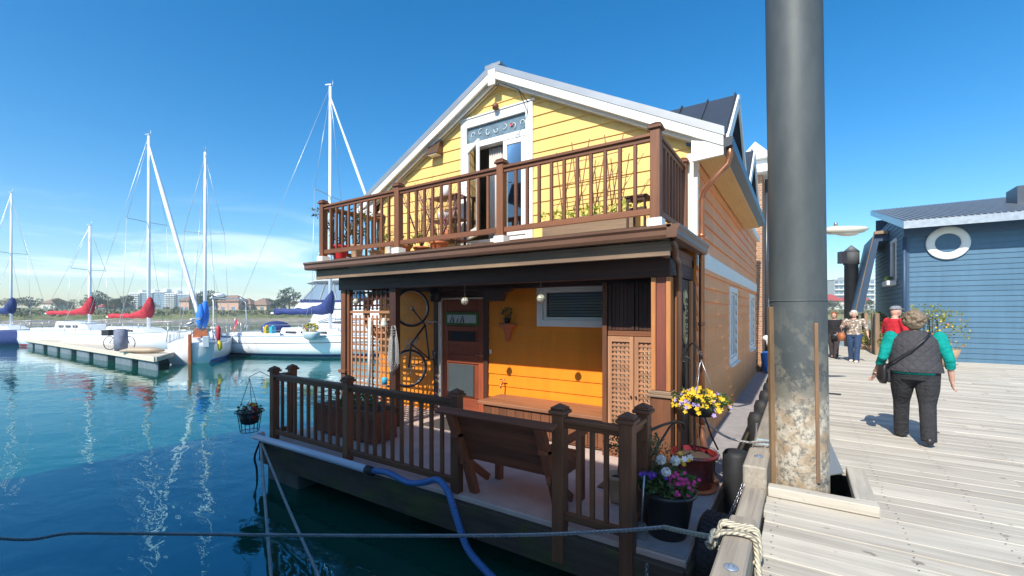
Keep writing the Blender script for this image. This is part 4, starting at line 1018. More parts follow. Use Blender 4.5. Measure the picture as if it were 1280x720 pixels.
# things on the porch wall
c=Vector((-3.93,5.86,2.13))
e=thing('wall_bracket','terracotta wall bracket carrying a small dark potted plant between door and window','wall bracket',tuple(c))
m=MB(); prof=[(.02,-.26),(.05,-.22),(.045,-.15),(.08,-.08),(.10,-.03),(.155,.0),(.16,.035),(.145,.04),(.001,.04)]
m.lathe(prof,c+Vector((0,.02,0)),14,M=Matrix.Diagonal((1,.62,1))); m.build('corbel',M['terracotta'],e)
m=MB(); m.lathe([(.04,.042),(.06,.12),(.055,.12),(.001,.115)],c,14); m.build('pot',M['blackpot'],e)
m=MB(); m.cloud(c+Vector((0,0,.19)),.07,.06,.09,90,.05,.02); m.build('foliage',M['leafolive'],e)
for px,Y,zz,lab in ((581,4.74,2.50,'green glass ball hanging from the porch beam in front of the door'),(676,4.74,2.515,'green glass ball hanging from the porch beam by the window')):
    p=onY(px,380,Y); p.z=zz; e=thing('glass_ball',lab,'glass ball',tuple(p))
    m=MB(); m.ell(p,.052,.052,.05,16,10); m.build('ball',M['glassfloat'],e)
    m=MB()
    for k in range(3): m.torus(p,.053,.003,20,4,Matrix.Rotation(k*1.05,3,'Z')@Matrix.Rotation(pi/2,3,'X'))
    m.torus(p,.053,.003,20,4); m.tube([p+Vector((0,0,.052)),(p.x,p.y,2.72)],.003,4); m.build('net_cord',M['ropecream'],e)
m=MB(); p=Vector((-5.42,5.80,2.62)); m.lathe([(.10,-.06),(.105,.10),(.06,.13),(.05,.16)],p,14); m.lathe([(.085,-.085),(.10,-.06)],p,14); m.box(p.x-.03,p.x+.03,5.8,5.893,p.z+.0,p.z+.05); tag(m.build('porch_lamp',M['blackmetal']),'black cylinder porch lamp above the left corner of the front door','lamp')
m=MB(); m.torus(Vector((-5.02,5.86,2.80-.02)),.06,.012,20,6,Matrix.Rotation(pi/2,3,'X')); tag(m.build('iron_ring',M['blackmetal']),'small dark iron ring hung above the front door','ring')
p=Vector((-3.93,5.895,1.23)); e=thing('water_tap','small brass water tap on the yellow wall above the chest','tap',(-3.93,5.86,1.18))
m=MB(); m.tube([(-4.0,5.90,1.20),(-4.0,5.82,1.20),(-4.0,5.78,1.17),(-4.0,5.78,1.13)],.013,7); m.tube([(-4.0,5.83,1.20),(-4.0,5.83,1.26)],.008,6); m.tube([(-4.05,5.83,1.265),(-3.95,5.83,1.265)],.009,6); m.build('tap_body',M['copper'],e)
m=MB(); m.box(-4.30,-4.26,5.875,5.90,1.66,1.73); tag(m.build('door_bell',M['white'],None,.004),'small white doorbell on the porch wall right of the front door','doorbell')
m=MB(); m.prism([(-.20,-.26),(.0,-.31),(.05,-.27),(.05,.25),(0,.30),(-.05,.27),(-.05,-.20)][1:],lambda a,b_,t:Vector((-1.09+.0+t,5.20+a*1.4,2.30+b_)),0,.02)
pl=tag(m.build('wall_plaque',mat('ivory_plaque',(.62,.52,.27),.55,.1)),'ivory plaque with raised scrolls on the dark end panel beside the porch post','plaque')
m=MB()
for k in range(6):
    z=2.10+k*.075; m.tube([Vector((-1.066,5.20+.035*cos(i/8*5+k),z+.028*sin(i/8*5+k))) for i in range(9)],.005,5)
m.build('raised_scrolls',M['dark'],pl)
# bicycle hung upright behind the lattice
e=thing('bicycle','bicycle hanging upright by its front wheel between lattice and front door','bicycle',(-5.55,5.45,1.0))
bx,by=-5.62,5.35; F=Matrix.Rotation(radians(68),3,'Z')
def bp(u,z,s_=0): return Vector((bx,by,0))+F@Vector((u,s_,0))+Vector((0,0,z))
RW=F@Matrix.Rotation(pi/2,3,'X')
hub1=bp(.05,2.42); hub2=bp(0,1.38)
for hb in (hub1,hub2):
    m=MB(); m.torus(hb,.31,.020,36,7,RW); wh=m.build('wheel',M['black'],e)
    m=MB(); m.torus(hb,.288,.010,36,6,RW)
    for k in range(18):
        a=2*pi*k/18; m.tube([hb+RW@Vector((.02*cos(a+.5),.02*sin(a+.5),.02*(-1)**k)),hb+RW@Vector((.285*cos(a),.285*sin(a),0))],.0015,3)
    m.tube([hb+RW@Vector((0,0,-.05)),hb+RW@Vector((0,0,.05))],.016,8); m.build('rim',M['steel'],wh)
m=MB(); head=bp(.30,2.12); bb=bp(-.0+.04,1.80); seat=bp(.38,1.52)
m.tube([hub2,bb,head],.018,7); m.tube([head,seat],.016,7); m.tube([bb,seat],.016,7); m.tube([hub2,seat],.010,6); m.tube([head,hub1],.014,7); m.build('frame',mat('dark_bike_frame',(.04,.045,.06),.3,.1),e)
m=MB(); q=bp(.42,2.16); m.tube([head,q],.012,6); m.tube([q+F@Vector((.03,-.27,0)),q+F@Vector((-.02,-.2,.03)),q,q+F@Vector((-.02,.2,.03)),q+F@Vector((.03,.27,0))],.012,7); m.build('handlebar',M['steel'],e)
m=MB(); m.tube([seat,bp(.46,1.50)],.012,6); m.loft([(bp(.47,1.38,0),F@Vector((.01,0,0)),F@Vector((0,.02,0))),(bp(.48,1.48),F@Vector((.03,0,0)),F@Vector((0,.035,0))),(bp(.48,1.60),F@Vector((.035,0,0)),F@Vector((0,.085,0))),(bp(.47,1.66),F@Vector((.02,0,0)),F@Vector((0,.06,0)))],10); m.build('saddle',M['black'],e)
m=MB(); m.torus(bb,.09,.008,20,5,RW); m.tube([bb+F@Vector((0,-.08,-.0)),bb+F@Vector((.12,-.08,.12))],.012,6); m.tube([bb+F@Vector((0,.08,0)),bb+F@Vector((-.12,.08,-.12))],.012,6); m.build('crank',M['steel'],e)
# ring behind the lattice that throws the round shadow
m=MB(); RX90=Matrix.Rotation(pi/2,3,'X'); m.torus(Vector((-5.86,4.92,2.33)),.33,.085,36,10,RX90@Matrix.Diagonal((1,1,.35))); tag(m.build('wall_ring',M['chestwood']),'thick round wooden ring hung behind the sunlit lattice','ring')
# rope hank, bell, pole, bulb on the lattice post
m=MB(); hp=Vector((-5.20,4.66,2.14))
for k in range(7):
    o_=(k-3)*.017; j=random.uniform(-.04,.04)
    m.tube([hp+Vector((o_*.3,-.012*k,0)),hp+Vector((-.035+o_*1.2,-.02-.008*k,-.22)),hp+Vector((-.055+o_*1.5,-.02-.01*k,-.52)),hp+Vector((-.02+o_,-.02-.01*k,-.70+j)),hp+Vector((.045+o_*1.4,-.02,-.58+j)),hp+Vector((.04+o_*1.1,-.02,-.28)),hp+Vector((o_*.3,-.01,0))],.0085,7)
for z in (-.06,-.10,-.14): m.torus(hp+Vector((0,-.03,z)),.034,.010,16,6)
tag(m.build('rope_hank',M['rope']),'hank of white rope hanging on the dark post right of the lattice','rope')
m=MB(); m.lathe([(.01,.10),(.03,.09),(.042,.05),(.05,0),(.066,-.03),(.06,-.03),(.001,-.02)],Vector((-5.42,4.64,2.16)),16); tag(m.build('hanging_bell',mat('white_bell',(.6,.6,.52),.4,.1)),'white bell hanging at the upper right of the lattice','bell')
m=MB(); m.tube([(-5.80,4.66,1.10),(-5.79,4.67,2.26)],.022,8); tag(m.build('white_pole',M['white']),'slim white pole leaning on the lattice screen','pole')
m=MB(); m.ell(Vector((-6.13,4.66,2.52)),.05,.05,.055,14,8); m.tube([(-6.13,4.66,2.57),(-6.13,4.66,2.72)],.004,4); tag(m.build('glass_ball',M['glassfloat']),'glass ball hanging in the dark upper lattice at the left porch post','glass ball')
m=MB(); m.lathe([(.04,0),(.045,.10),(.03,.11)],Vector((-5.43,4.66,1.22)),12); tag(m.build('blue_jar',M['bluep']),'small blue jar hanging low on the lattice','jar')

# ------------------------------------------------------------ on the balcony
def twigs(e,c,h,n,spread,mt='twig',leaves=None,ls=.03,name='stems'):
    m=MB(); tips=[]
    for k in range(n):
        a=random.random()*6.28; p=Vector(c); q=p+Vector((spread*.5*cos(a),spread*.5*sin(a),h*.5)); r=q+Vector((spread*.5*cos(a+random.uniform(-1,1)),spread*.5*sin(a+1),h*random.uniform(.35,.55)))
        m.tube([p,q,r],[.006,.004,.002],4); tips+=[q.lerp(r,random.random()) for _ in range(8)]+[p.lerp(q,random.uniform(.4,1)) for _ in range(4)]
    m.build(name,M[mt],e)
    if leaves:
        m=MB()
        for t_ in tips:
            for _ in range(2): m.leaf(t_+rv()*.03,rv(),rv(),ls,ls*.5)
        m.build('foliage',M[leaves],e)
def bpot(px,label,r,h,mt,kind,ph,Y=5.0,name='balcony_pot'):
    x=onY(px,300,Y).x; c=(x,Y,BF)
    e=pot(name,label,c,r*.75,r,h,mt)
    kind(e,(x,Y,BF+h-.04),ph)
    return e
bpot(425,'red pot with an olive leaved shrub at the left corner of the balcony',.14,.26,'redp',lambda e,c,h:twigs(e,c,h,16,.45,leaves='leafolive',ls=.06),.72,4.92)
bpot(446,'pale clay pot with a thin green shrub behind the left balcony rails',.11,.24,'clay',lambda e,c,h:twigs(e,c,h,10,.3,leaves='leaf',ls=.05),.7,4.95)
bpot(470,'small pot of yellow green foliage on the balcony',.12,.2,'clay',lambda e,c,h:twigs(e,c,h,9,.3,leaves='leafyel',ls=.05),.42,5.4)
bpot(489,'white pot with low twigs beside the second balcony post',.10,.2,'white',lambda e,c,h:twigs(e,c,h,6,.2,leaves='leafyel',ls=.03),.2,5.0)
bpot(506,'small pot with lime green leaves right of the second balcony post',.10,.14,'terracotta',lambda e,c,h:twigs(e,c,h,12,.25,leaves='leaflime',ls=.06),.22,5.0)
bpot(527,'terracotta pot with tall bare climbing twigs against the yellow wall',.13,.2,'terracotta',lambda e,c,h:twigs(e,c,h,26,.45,leaves='fp',ls=.02),1.25,5.55)
bpot(549,'terracotta pot with pink flowering twigs beside the balcony shelf',.13,.2,'terracotta',lambda e,c,h:twigs(e,c,h,24,.4,leaves='fp',ls=.025),1.0,5.3)
x=onY(560,300,5.65).x
e=thing('plant_shelf','dark wooden shelf stand beside the balcony door','shelf',(x,5.65,BF))
m=MB()
for sx in (-.27,.27):
    for sy in (-.12,.12): m=MB(); m.box(x+sx-.015,x+sx+.015,5.65+sy-.015,5.65+sy+.015,BF,BF+1.0); m.build('leg',M['dark'],e)
for z in (.25,.60,.99):
    m=MB(); m.box(x-.31,x+.31,5.50,5.80,BF+z,BF+z+.025); m.build('shelf_board',M['rail'],e,.003)
for z,dx,lab,r,h in ((1.016,-.05,'white tall pot on the top of the balcony shelf stand',.07,.2),(.626,-.10,'white tilted bowl on the middle board of the balcony shelf stand',.11,.13),(.626,.17,'small clay jar on the middle board of the balcony shelf stand',.06,.14),(.276,.0,'brown pot on the lowest board of the balcony shelf stand',.10,.18)):
    m=MB(); m.lathe([(r*.7,0),(r,.6*h),(r*.95,h),(r*.85,h),(r*.8,h*.7),(.001,h*.7)],(x+dx,5.65,BF+z),18); tag(m.build('shelf_pot',M['white'] if 'white' in lab else M['clay'] if 'clay' in lab else M['terracotta']),lab,'pot')
pl=[(onY(p,200,5.55).x) for p in (700,722,744,762)]
e=thing('planter_trough','long low planter trough with lime sprouts behind the right balcony rails','planter',((pl[0]+pl[-1])/2,5.6,BF))
m=MB(); m.box(pl[0]-.25,pl[-1]+.35,5.48,5.75,BF+.12,BF+.36); m.build('trough',M['fascia'],e,.006)
m=MB(); m.box(pl[0]-.23,pl[-1]+.33,5.50,5.73,BF+.361,BF+.366); m.build('soil',M['soil'],e)
m=MB()
for k in range(9): m.cloud((pl[0]-.2+k*(pl[-1]-pl[0]+.5)/8,5.56,BF+.42),.10,.06,.06,26,.07)
m.build('sprouts',M['leaflime'],e)
m=MB(); z0=BF+.36
for k in range(4):
    a=pl[0]+k*(pl[-1]-pl[0])/3
    for s_ in (-1,1): m.tube([(a-s_*.02,5.62+.01*s_,z0),(a+s_*.13+.02,5.66+.01*s_,z0+1.0-.06*k*0+.1*(k%2))],.008,5)
for z in (.25,.52,.80): m.tube([(pl[0]-.15,5.64,z0+z),(pl[-1]+.15,5.64,z0+z+.03)],.006,5)
for k in range(5): m.tube([(pl[0]+k*.3-.1,5.64,z0+.2),(pl[0]+k*.3+.25,5.645,z0+.75)],.004,4)
tag(m.build('twig_trellis',mat('rust_canes',(.28,.12,.06),.8,.2)),'trellis of thin crossed canes standing in the balcony trough','trellis')
x=onY(800,250,5.2).x; m=MB()
for sx in (-.10,.10):
    for y in (5.05,5.3): m.box(x+sx-.012,x+sx+.012,y-.012,y+.012,BF,BF+.40)
for z in (.25,.36): m.box(x-.12,x+.12,5.04,5.06,BF+z,BF+z+.03)
m.box(x-.13,x+.13,5.02,5.33,BF+.401,BF+.42); tag(m.build('small_stool',M['dark']),'small dark slatted stool beside the right balcony post','stool')
c=onY(545,187,5.86); e=thing('wall_lamp','bronze wedge shaped down lamp on the yellow gable wall left of the balcony door','wall lamp',tuple(c))
m=MB(); m.prism([(0,-.11),(-.16,-.11),(-.07,.12),(0,.14)],lambda a,b_,t:Vector((c.x+t,5.895+a,c.z+b_)),-.13,.13); m.build('lamp_hood',mat('bronze_lamp',(.15,.085,.05),.4,.2,metal=.5),e,.004)
m=MB(); m.box(c.x-.10,c.x+.10,5.75,5.88,c.z-.125,c.z-.112); m.build('lens',M['cream'],e)
c=onY(657,143,5.85); m=MB(); m.tube([(c.x+.03,5.87,5.62),(c.x+.03,5.60,5.70),(c.x-.12,5.3,5.72)],.008,5); m.tube([(c.x+.03,5.87,5.45),(c.x+.02,5.62,5.70)],.006,5); m.torus((c.x-.14,5.28,5.70),.03,.006,12,5,Matrix.Rotation(pi/2,3,'X')); tag(m.build('wall_hook',M['blackmetal']),'thin iron hook arm on the wall above the balcony door','hook')
m=MB(); m.lathe([(.001,-.02),(.05,-.02),(.055,.04),(.03,.07),(.001,.07)],(RX+.0,FY-.10,5.66),14); tag(m.build('peak_lamp',M['rail']),'small round brown lamp under the gable peak','lamp')

# ------------------------------------------------------------ buildings beside the boardwalk
def brick_mat():
    t=NT('tan_brick'); vec=t.new('ShaderNodeTexCoord').outputs['Object']; sep=t.new('ShaderNodeSeparateXYZ'); t.link(vec,sep.inputs[0])
    cb=t.new('ShaderNodeCombineXYZ'); t.link(t.math('ADD',sep.outputs['X'],sep.outputs['Y']),cb.inputs[0]); t.link(sep.outputs['Z'],cb.inputs[1])
    b=t.new('ShaderNodeTexBrick'); t.link(cb.outputs[0],b.inputs['Vector']); b.inputs['Scale'].default_value=1
    b.inputs['Brick Width'].default_value=.23; b.inputs['Row Height'].default_value=.075; b.inputs['Mortar Size'].default_value=.008
    b.inputs['Color1'].default_value=(.46,.22,.10,1); b.inputs['Color2'].default_value=(.33,.15,.07,1); b.inputs['Mortar'].default_value=(.48,.40,.31,1)
    t.link(b.outputs['Color'],t.b.inputs['Base Color']); t.b.inputs['Roughness'].default_value=.85; t.link(t.bump(b.outputs['Fac'],-.4,.01),t.b.inputs['Normal'])
    return t.m
e=thing('brick_house','tan brick floating house with white cornice just behind the yellow home','house',(-4.8,19.5,0))
m=MB(); m.box(-8.5,-.98,15.6,24,.3,6.6); m.build('wall',brick_mat(),e)
m=MB(); m.box(-8.8,-.70,15.3,24.3,6.6,6.75); m.box(-8.7,-.82,15.4,24.2,6.75,7.0); m.box(-8.8,-.66,15.25,24.35,7.0,7.08); m.build('cornice',M['white'],e,.01)
m=MB(); m.prism([(-1.6,7.08),(-.7,7.08),(-1.15,7.55)],lambda a,b_,t:Vector((a,t,b_)),15.3,18); m.build('roof',M['white'],e)
m=MB(); m.box(-8.7,-.75,15.4,24.2,-.3,.32); m.build('float',M['concrete'],e)
for z in (1.3,4.2):
    for y in (17.2,20.2):
        m=MB(); m.box(-.985,-.93,y,y+.1,z,z+1.5); m.box(-.985,-.93,y+1.0,y+1.1,z,z+1.5); m.box(-.985,-.93,y+.1,y+1,z+1.4,z+1.5); m.box(-.985,-.90,y-.05,y+1.15,z-.08,z); wi=m.build('window',M['white'],e)
        m=MB(); m.box(-.984,-.965,y+.1,y+1,z,z+1.4); m.build('pane',M['tint'],wi)
m=MB(); m.tube([(-.88,15.9,6.5),(-.88,15.9,.6)],.05,8); m.build('downpipe',M['darkgutter'],e)
m=MB(); m.lathe([(.07,0),(.09,.05),(.09,.75),(.05,.82)],(-.82,16.3,1.6),12); tag(m.build('red_buoy',M['redp']),'red buoy hanging on the corner of the brick house','buoy')
m=MB(); m.loft([((-.78,14.9+.0,.62),(.12,0,0),(0,.3,0)),((-.78,15.2,.85),(.20,0,0),(0,.36,.02)),((-.78,15.2,1.1),(.22,0,0),(0,.38,0)),((-.78,15.2,1.16),(.14,0,0),(0,.3,0))],12); tag(m.build('blue_tarpaulin',M['bluefab']),'blue tarpaulin bundle in front of the brick house','tarpaulin')
m=MB(); m.ell((-.72,15.35,1.40),.15,.2,.13); m.ell((-.85,15.4,1.55),.12,.14,.1); tag(remesh(m.build('white_sack',M['white']),.02),'pale sack lying on the blue tarpaulin bundle','sack')

BX=2.95; BY=19.6
e=thing('blue_house','blue clapboard floating house with a sloping corrugated metal roof at the end of the boardwalk','house',(6.5,23,0))
blue=siding_mat('blue_siding',(.085,.175,.26),(.072,.152,.235)); M['bluetrim']=mat('dark_blue_trim',(.030,.070,.135),.5,.08)
m=MB(); siding(m,lambda u,z,n:Vector((u,BY-n,z)),lambda z:BX,lambda z:11,.55,5.15,.165,(),.02); siding(m,lambda u,z,n:Vector((BX-n,u,z)),lambda z:max(BY+.002,BY-.75+(z-5.16)/.235),lambda z:26.5,.55,5.9,.165,((21.1,22.0,3.55,4.95),),.02)
m.box(11,11.1,BY,26.5,.55,5.9); m.box(BX,11,26.4,26.5,.55,6.6); m.build('wall',blue,e)
m=MB(); m.box(BX-.045,BX+.10,BY-.045,BY+.10,.55,5.18); m.box(BX,11,BY-.05,BY-.022,4.85,5.2); m.build('corner_board',M['bluetrim'],e)
m=MB(); x0=BX-.12; x1=11.6; y0=BY-.75; y1=26.8; zt=lambda y:5.18+.235*(y-BY+.75)
m.hexa([(x0,y0,zt(y0)),(x1,y0,zt(y0)),(x1,y1,zt(y1)),(x0,y1,zt(y1)),(x0,y0,zt(y0)+.10),(x1,y0,zt(y0)+.10),(x1,y1,zt(y1)+.10),(x0,y1,zt(y1)+.10)])
x=x0+.06
while x<x1: m.bar((x,y0-.03,zt(y0)+.115),(x,y1,zt(y1)+.115),.05,.035); x+=.14
rf=m.build('roof',M['metalroof'],e)
m=MB(); m.box(x0-.03,x1,y0-.035,y0-.003,zt(y0)-.14,zt(y0)+.10); m.hexa([(x0-.035,y0,zt(y0)-.12),(x0-.003,y0,zt(y0)-.12),(x0-.003,y1,zt(y1)-.12),(x0-.035,y1,zt(y1)-.12),(x0-.035,y0,zt(y0)+.11),(x0-.003,y0,zt(y0)+.11),(x0-.003,y1,zt(y1)+.11),(x0-.035,y1,zt(y1)+.11)]); m.build('roof_fascia',M['steel'],rf)
m=MB(); m.box(6.2,7.0,22.0,23.0,zt(22)+.12,zt(23)+.5); m.build('roof_hatch',M['darkroof'],rf)
m=MB(); m.tube([(BX-.03,BY-.09,4.85),(BX-.03,BY-.09,.9)],.05,8); m.build('downpipe',M['bluetrim'],e)
# leaning side wing
m=MB(); y0,y1=22.9,23.3
m.prism([(BX-.03,5.5),(BX-.42,5.5),(BX-1.02,2.35),(BX-.80,2.35),(BX-.30,5.2),(BX-.03,5.2)],lambda a,b_,t:Vector((a,t,b_)),y0,26.5); wg=m.build('lean_to_wing',M['bluetrim'],e)
m=MB(); m.bar((BX-.45,y0-.02,5.53),(BX-.03,y0-.02,5.53),.3,.12,up=(0,0,1)); m.bar((BX-.46,y0-.04,5.5),(BX-1.06,y0-.04,2.32),.03,.10,up=(0,1,0)); m.build('wing_trim',M['fascia'],wg)
m=MB()
for y,z in ((21.1,3.55),):
    m.box(BX-.06,BX+.02,y-.09,y,z-.05,z+1.49); m.box(BX-.06,BX+.02,y+.9,y+.99,z-.05,z+1.49); m.box(BX-.06,BX+.02,y,y+.9,z+1.4,z+1.49); m.box(BX-.30,BX-.03,y-.12,y+1.02,z-.22,z-.051)
wi=m.build('window',M['white'],e,.006)
m=MB(); m.box(BX-.015,BX-.005,21.1,22.0,3.55,4.95); m.build('pane',M['tint'],wi)
m=MB(); m.cloud((BX-.18,21.5,3.55),.10,.45,.10,120,.08); m.build('window_box_plants',M['leaf'],wi)
m=MB(); sc=onY(1184,304,BY); m.torus((sc.x,BY-.07,sc.z),.42,.115,48,12,RX90@Matrix.Diagonal((1,1,.25))); sg=tag(m.build('round_sign',M['white']),'round white ring sign on the blue front wall','sign')
m=MB(); m.lathe([(.001,.01),(.36,.01),(.36,-.01),(.001,-.01)],(sc.x,BY-.06,sc.z),32,M=RX90,smooth=False); m.build('sign_face',blue,sg)
m=MB(); m.box(BX-1.1,11.5,BY-1.0,27,-.3,.70); m.build('float',M['concrete'],e)
for k,y in enumerate((21.0,24.3)):
    m=MB(); m.box(BX-.62,BX-.5,y,y+.3,.72,2.3); m.box(BX-.62,BX-.5,y+.9,y+1.2,.72,2.3); m.box(BX-.6,BX-.52,y+.3,y+.9,2.15,2.28); tag(m.build('trellis_stand',M['fascia']),('nearer','farther')[k]+' tall grey wooden trellis stand beside the blue house','trellis stand')
# planters along the blue house
def flowers(c,r,h,keys,label,name='flower_planter'):
    e=thing(name,label,'planter',c); c=Vector(c)
    m=MB(); m.lathe([(r*.7,0),(r,h),(r*.9,h),(.001,h*.9)],c,14); m.build('tub',M['clay'],e)
    m=MB(); m.cloud(c+Vector((0,0,h+r*.9)),r*1.3,r*1.3,r*1.25,420,.09); m.build('foliage',M['leafyel'],e)
    for kk in keys:
        m=MB()
        for _ in range(18):
            u=rv(); m.flower(c+Vector((u.x*r*1.3,u.y*r*1.3,h+r*.7+u.z*r)),(u.x,-1,u.z+.3),.032,5)
        m.build({'fo':'orange_blooms','fp':'pink_blooms','fy':'yellow_blooms'}[kk],M[kk],e)
for (px,d,z,keys,lab) in ((1085,19.0,.755,('fy',),'low tub of yellow green plants at the boardwalk end'),(1093,18.2,.755,('fy',),'low planter with yellowing plants near the blue house corner'),(1111,16.2,.755,('fp','fo'),'tub of pink flowers beside the blue wall'),(1150,13.4,.755,('fy',),'tub with a large yellowing bush in front of the blue wall'),(1166,13.2,.755,('fo','fy'),'tub of orange and yellow flowers at the blue wall')):
    p=at(px,d,z); big='bush' in lab or 'orange and' in lab; flowers(tuple(p),.62 if big else .3,.5 if big else .22,keys,lab)
for k,(px,py,d,lab,keys) in enumerate(((1098,404,17.6,'hanging pot of orange flowers on the blue house wall, upper of two',('fo',)),(1102,414,17.4,'hanging pot of orange and pink flowers on the blue house wall, lower of two',('fo','fp')),(1090,425,18.6,'hanging pot of green plants at the end of the blue house',('fy',)))):
    p=at(px,d,EYE-(py+4-390)*d/550); flowers(tuple(p),.17,.16,keys,lab,'hanging_planter')
m=MB()
for k,px in enumerate((1152,1162)):
    p=at(px,12.9,.75); 
    m=MB(); q=Vector(p)
    for sx,sy in ((-.22,-.2),(.22,-.2),(.22,.2),(-.22,.2)): m.tube([q+Vector((sx,sy,0)),q+Vector((sx*.9,sy*.9,.75))],.018,6)
    m.torus(q+Vector((0,0,.75)),.30,.02,24,6)
    m.tube([q+Vector((-.22,.2,.75)),q+Vector((-.2,.22,1.35)),q+Vector((0,.22,1.52)),q+Vector((.2,.22,1.35)),q+Vector((.22,.2,.75))],.018,6)
    for u in (-.1,0,.1): m.tube([q+Vector((u,.215,.78)),q+Vector((u,.222,1.44))],.010,5)
    tag(m.build('iron_plant_stand',M['blackmetal']),('left','right')[k]+' of two black iron plant stands in front of the blue wall','plant stand')
# far pile with a cap, lamp
p=at(1064,20.5); e=thing('far_pile','dark pile with a pointed grey cap at the far end of the boardwalk','pile',(p.x,p.y,0))
m=MB(); m.lathe([(.27,-1),(.27,4.55),(.31,4.56),(.31,5.15)],(p.x,p.y,0),20); m.build('pile_shaft',mat('dark_pile_wrap',(.075,.08,.082),.7,.25,(3,3,3),coord='o'),e)
m=MB(); m.lathe([(.33,5.15),(.001,5.48)],(p.x,p.y,0),20); m.build('pile_cap',mat('grey_cap',(.13,.14,.145),.6,.1),e)
q=Vector((p.x,p.y,0))-CR*.46-CF*.05; m=MB(); m.bar(q+Vector((0,0,4.6)),q+Vector((0,0,5.15)),.26,.26,up=tuple(CF)); m.build('pile_box',M['darkgutter'],e)
LP=at(1003,8.2,.75); e=thing('street_lamp','pale lamp head on an arm reaching out from behind the big steel pile','street lamp',tuple(LP))
m=MB(); m.lathe([(.09,0),(.09,.02),(.05,.03),(.045,3.1),(.03,3.12)],LP,14); m.build('lamp_post',M['steel'],e)
hd=LP+Vector((0,0,3.05)); hx=CR; m=MB(); m.tube([hd,hd+hx*.2+Vector((0,0,.06)),hd+hx*.5+Vector((0,0,.08))],.03,8); m.build('lamp_arm',M['steel'],e)
m=MB(); h0=hd+hx*.42+Vector((0,0,.07)); up=Vector((0,0,1))
m.loft([(h0,CF*.05,up*.04),(h0+hx*.1,CF*.11,up*.075),(h0+hx*.45,CF*.14,up*.085+hx*.0),(h0+hx*.70+up*.02,CF*.12,up*.06),(h0+hx*.80+up*.03,CF*.03,up*.012)],16); m.build('lamp_head',mat('cream_lamp_head',(.62,.58,.48),.4,.08),e)
m=MB(); m.ell(h0+hx*.42-up*.05,.22,.10,.055,16,8,M=Matrix.Rotation(radians(33.2),3,'Z')); m.build('lamp_lens',M['cream'],e)
m=MB(); m.lathe([(.03,0),(.03,.05),(.02,.07)],h0+hx*.2+up*.08,10); m.build('photocell',M['steel'],e)

# ------------------------------------------------------------ boats
def hullmesh(m,L,Bm,free0,free1,draft=.45,tr=.72,ns=22,nk=9,flare=.55):
    V=[];F=[]
    for i in range(ns+1):
        t=i/ns; x=L*t
        b=Bm/2*(tr+(1-tr)*sin(min(1,t/.45)*pi/2)) if t<.45 else Bm/2*max(.012,(1-((t-.45)/.55)**2.1))
        sh=free0+(free1-free0)*t**1.6; dk=draft*(1-.75*max(0,(t-.6)/.4)**1.5)
        xo=lambda z: (0 if t<.6 else -.10*L*((t-.6)/.4)**2*(1-(z+dk)/(sh+dk)))
        for k in range(nk+1):
            u=k/nk; z=-dk+(sh+dk)*u**1.15; y=b*min(1,(u*1.55)**flare) if u<.65 else b
            if u<.65: y=b*(sin(u/.65*pi/2))**.8
            V.append((x+xo(z),y,z))
    n1=len(V); V+= [(a,-b_,c) for a,b_,c in V]; s=nk+1
    for i in range(ns):
        for k in range(nk):
            a=i*s+k; F.append((a,a+1,a+s+1,a+s)); a+=n1; F.append((a,a+s,a+s+1,a+1))
        F.append((i*s,(i+1)*s,n1+(i+1)*s,n1+i*s))
        F.append((i*s+nk,n1+i*s+nk,n1+(i+1)*s+nk,(i+1)*s+nk))
    for k in range(nk): F.append((k,n1+k,n1+k+1,k+1))
    m.add(V,F,None,.5,True)
    def sheer(t): return free0+(free1-free0)*t**1.6
    def half(t): return Bm/2*(tr+(1-tr)*sin(min(1,t/.45)*pi/2)) if t<.45 else Bm/2*max(.012,(1-((t-.45)/.55)**2.1))
    return sheer,half
def LB(m,x0,x1,y0,y1,z0,z1,ins=.0,top=None):
    t=ins; m.hexa([(x0,y0,z0),(x1,y0,z0),(x1,y1,z0),(x0,y1,z0),(x0+t,y0+t,z1),(x1-(top if top is not None else t),y0+t,z1),(x1-(top if top is not None else t),y1-t,z1),(x0+t,y1-t,z1)])
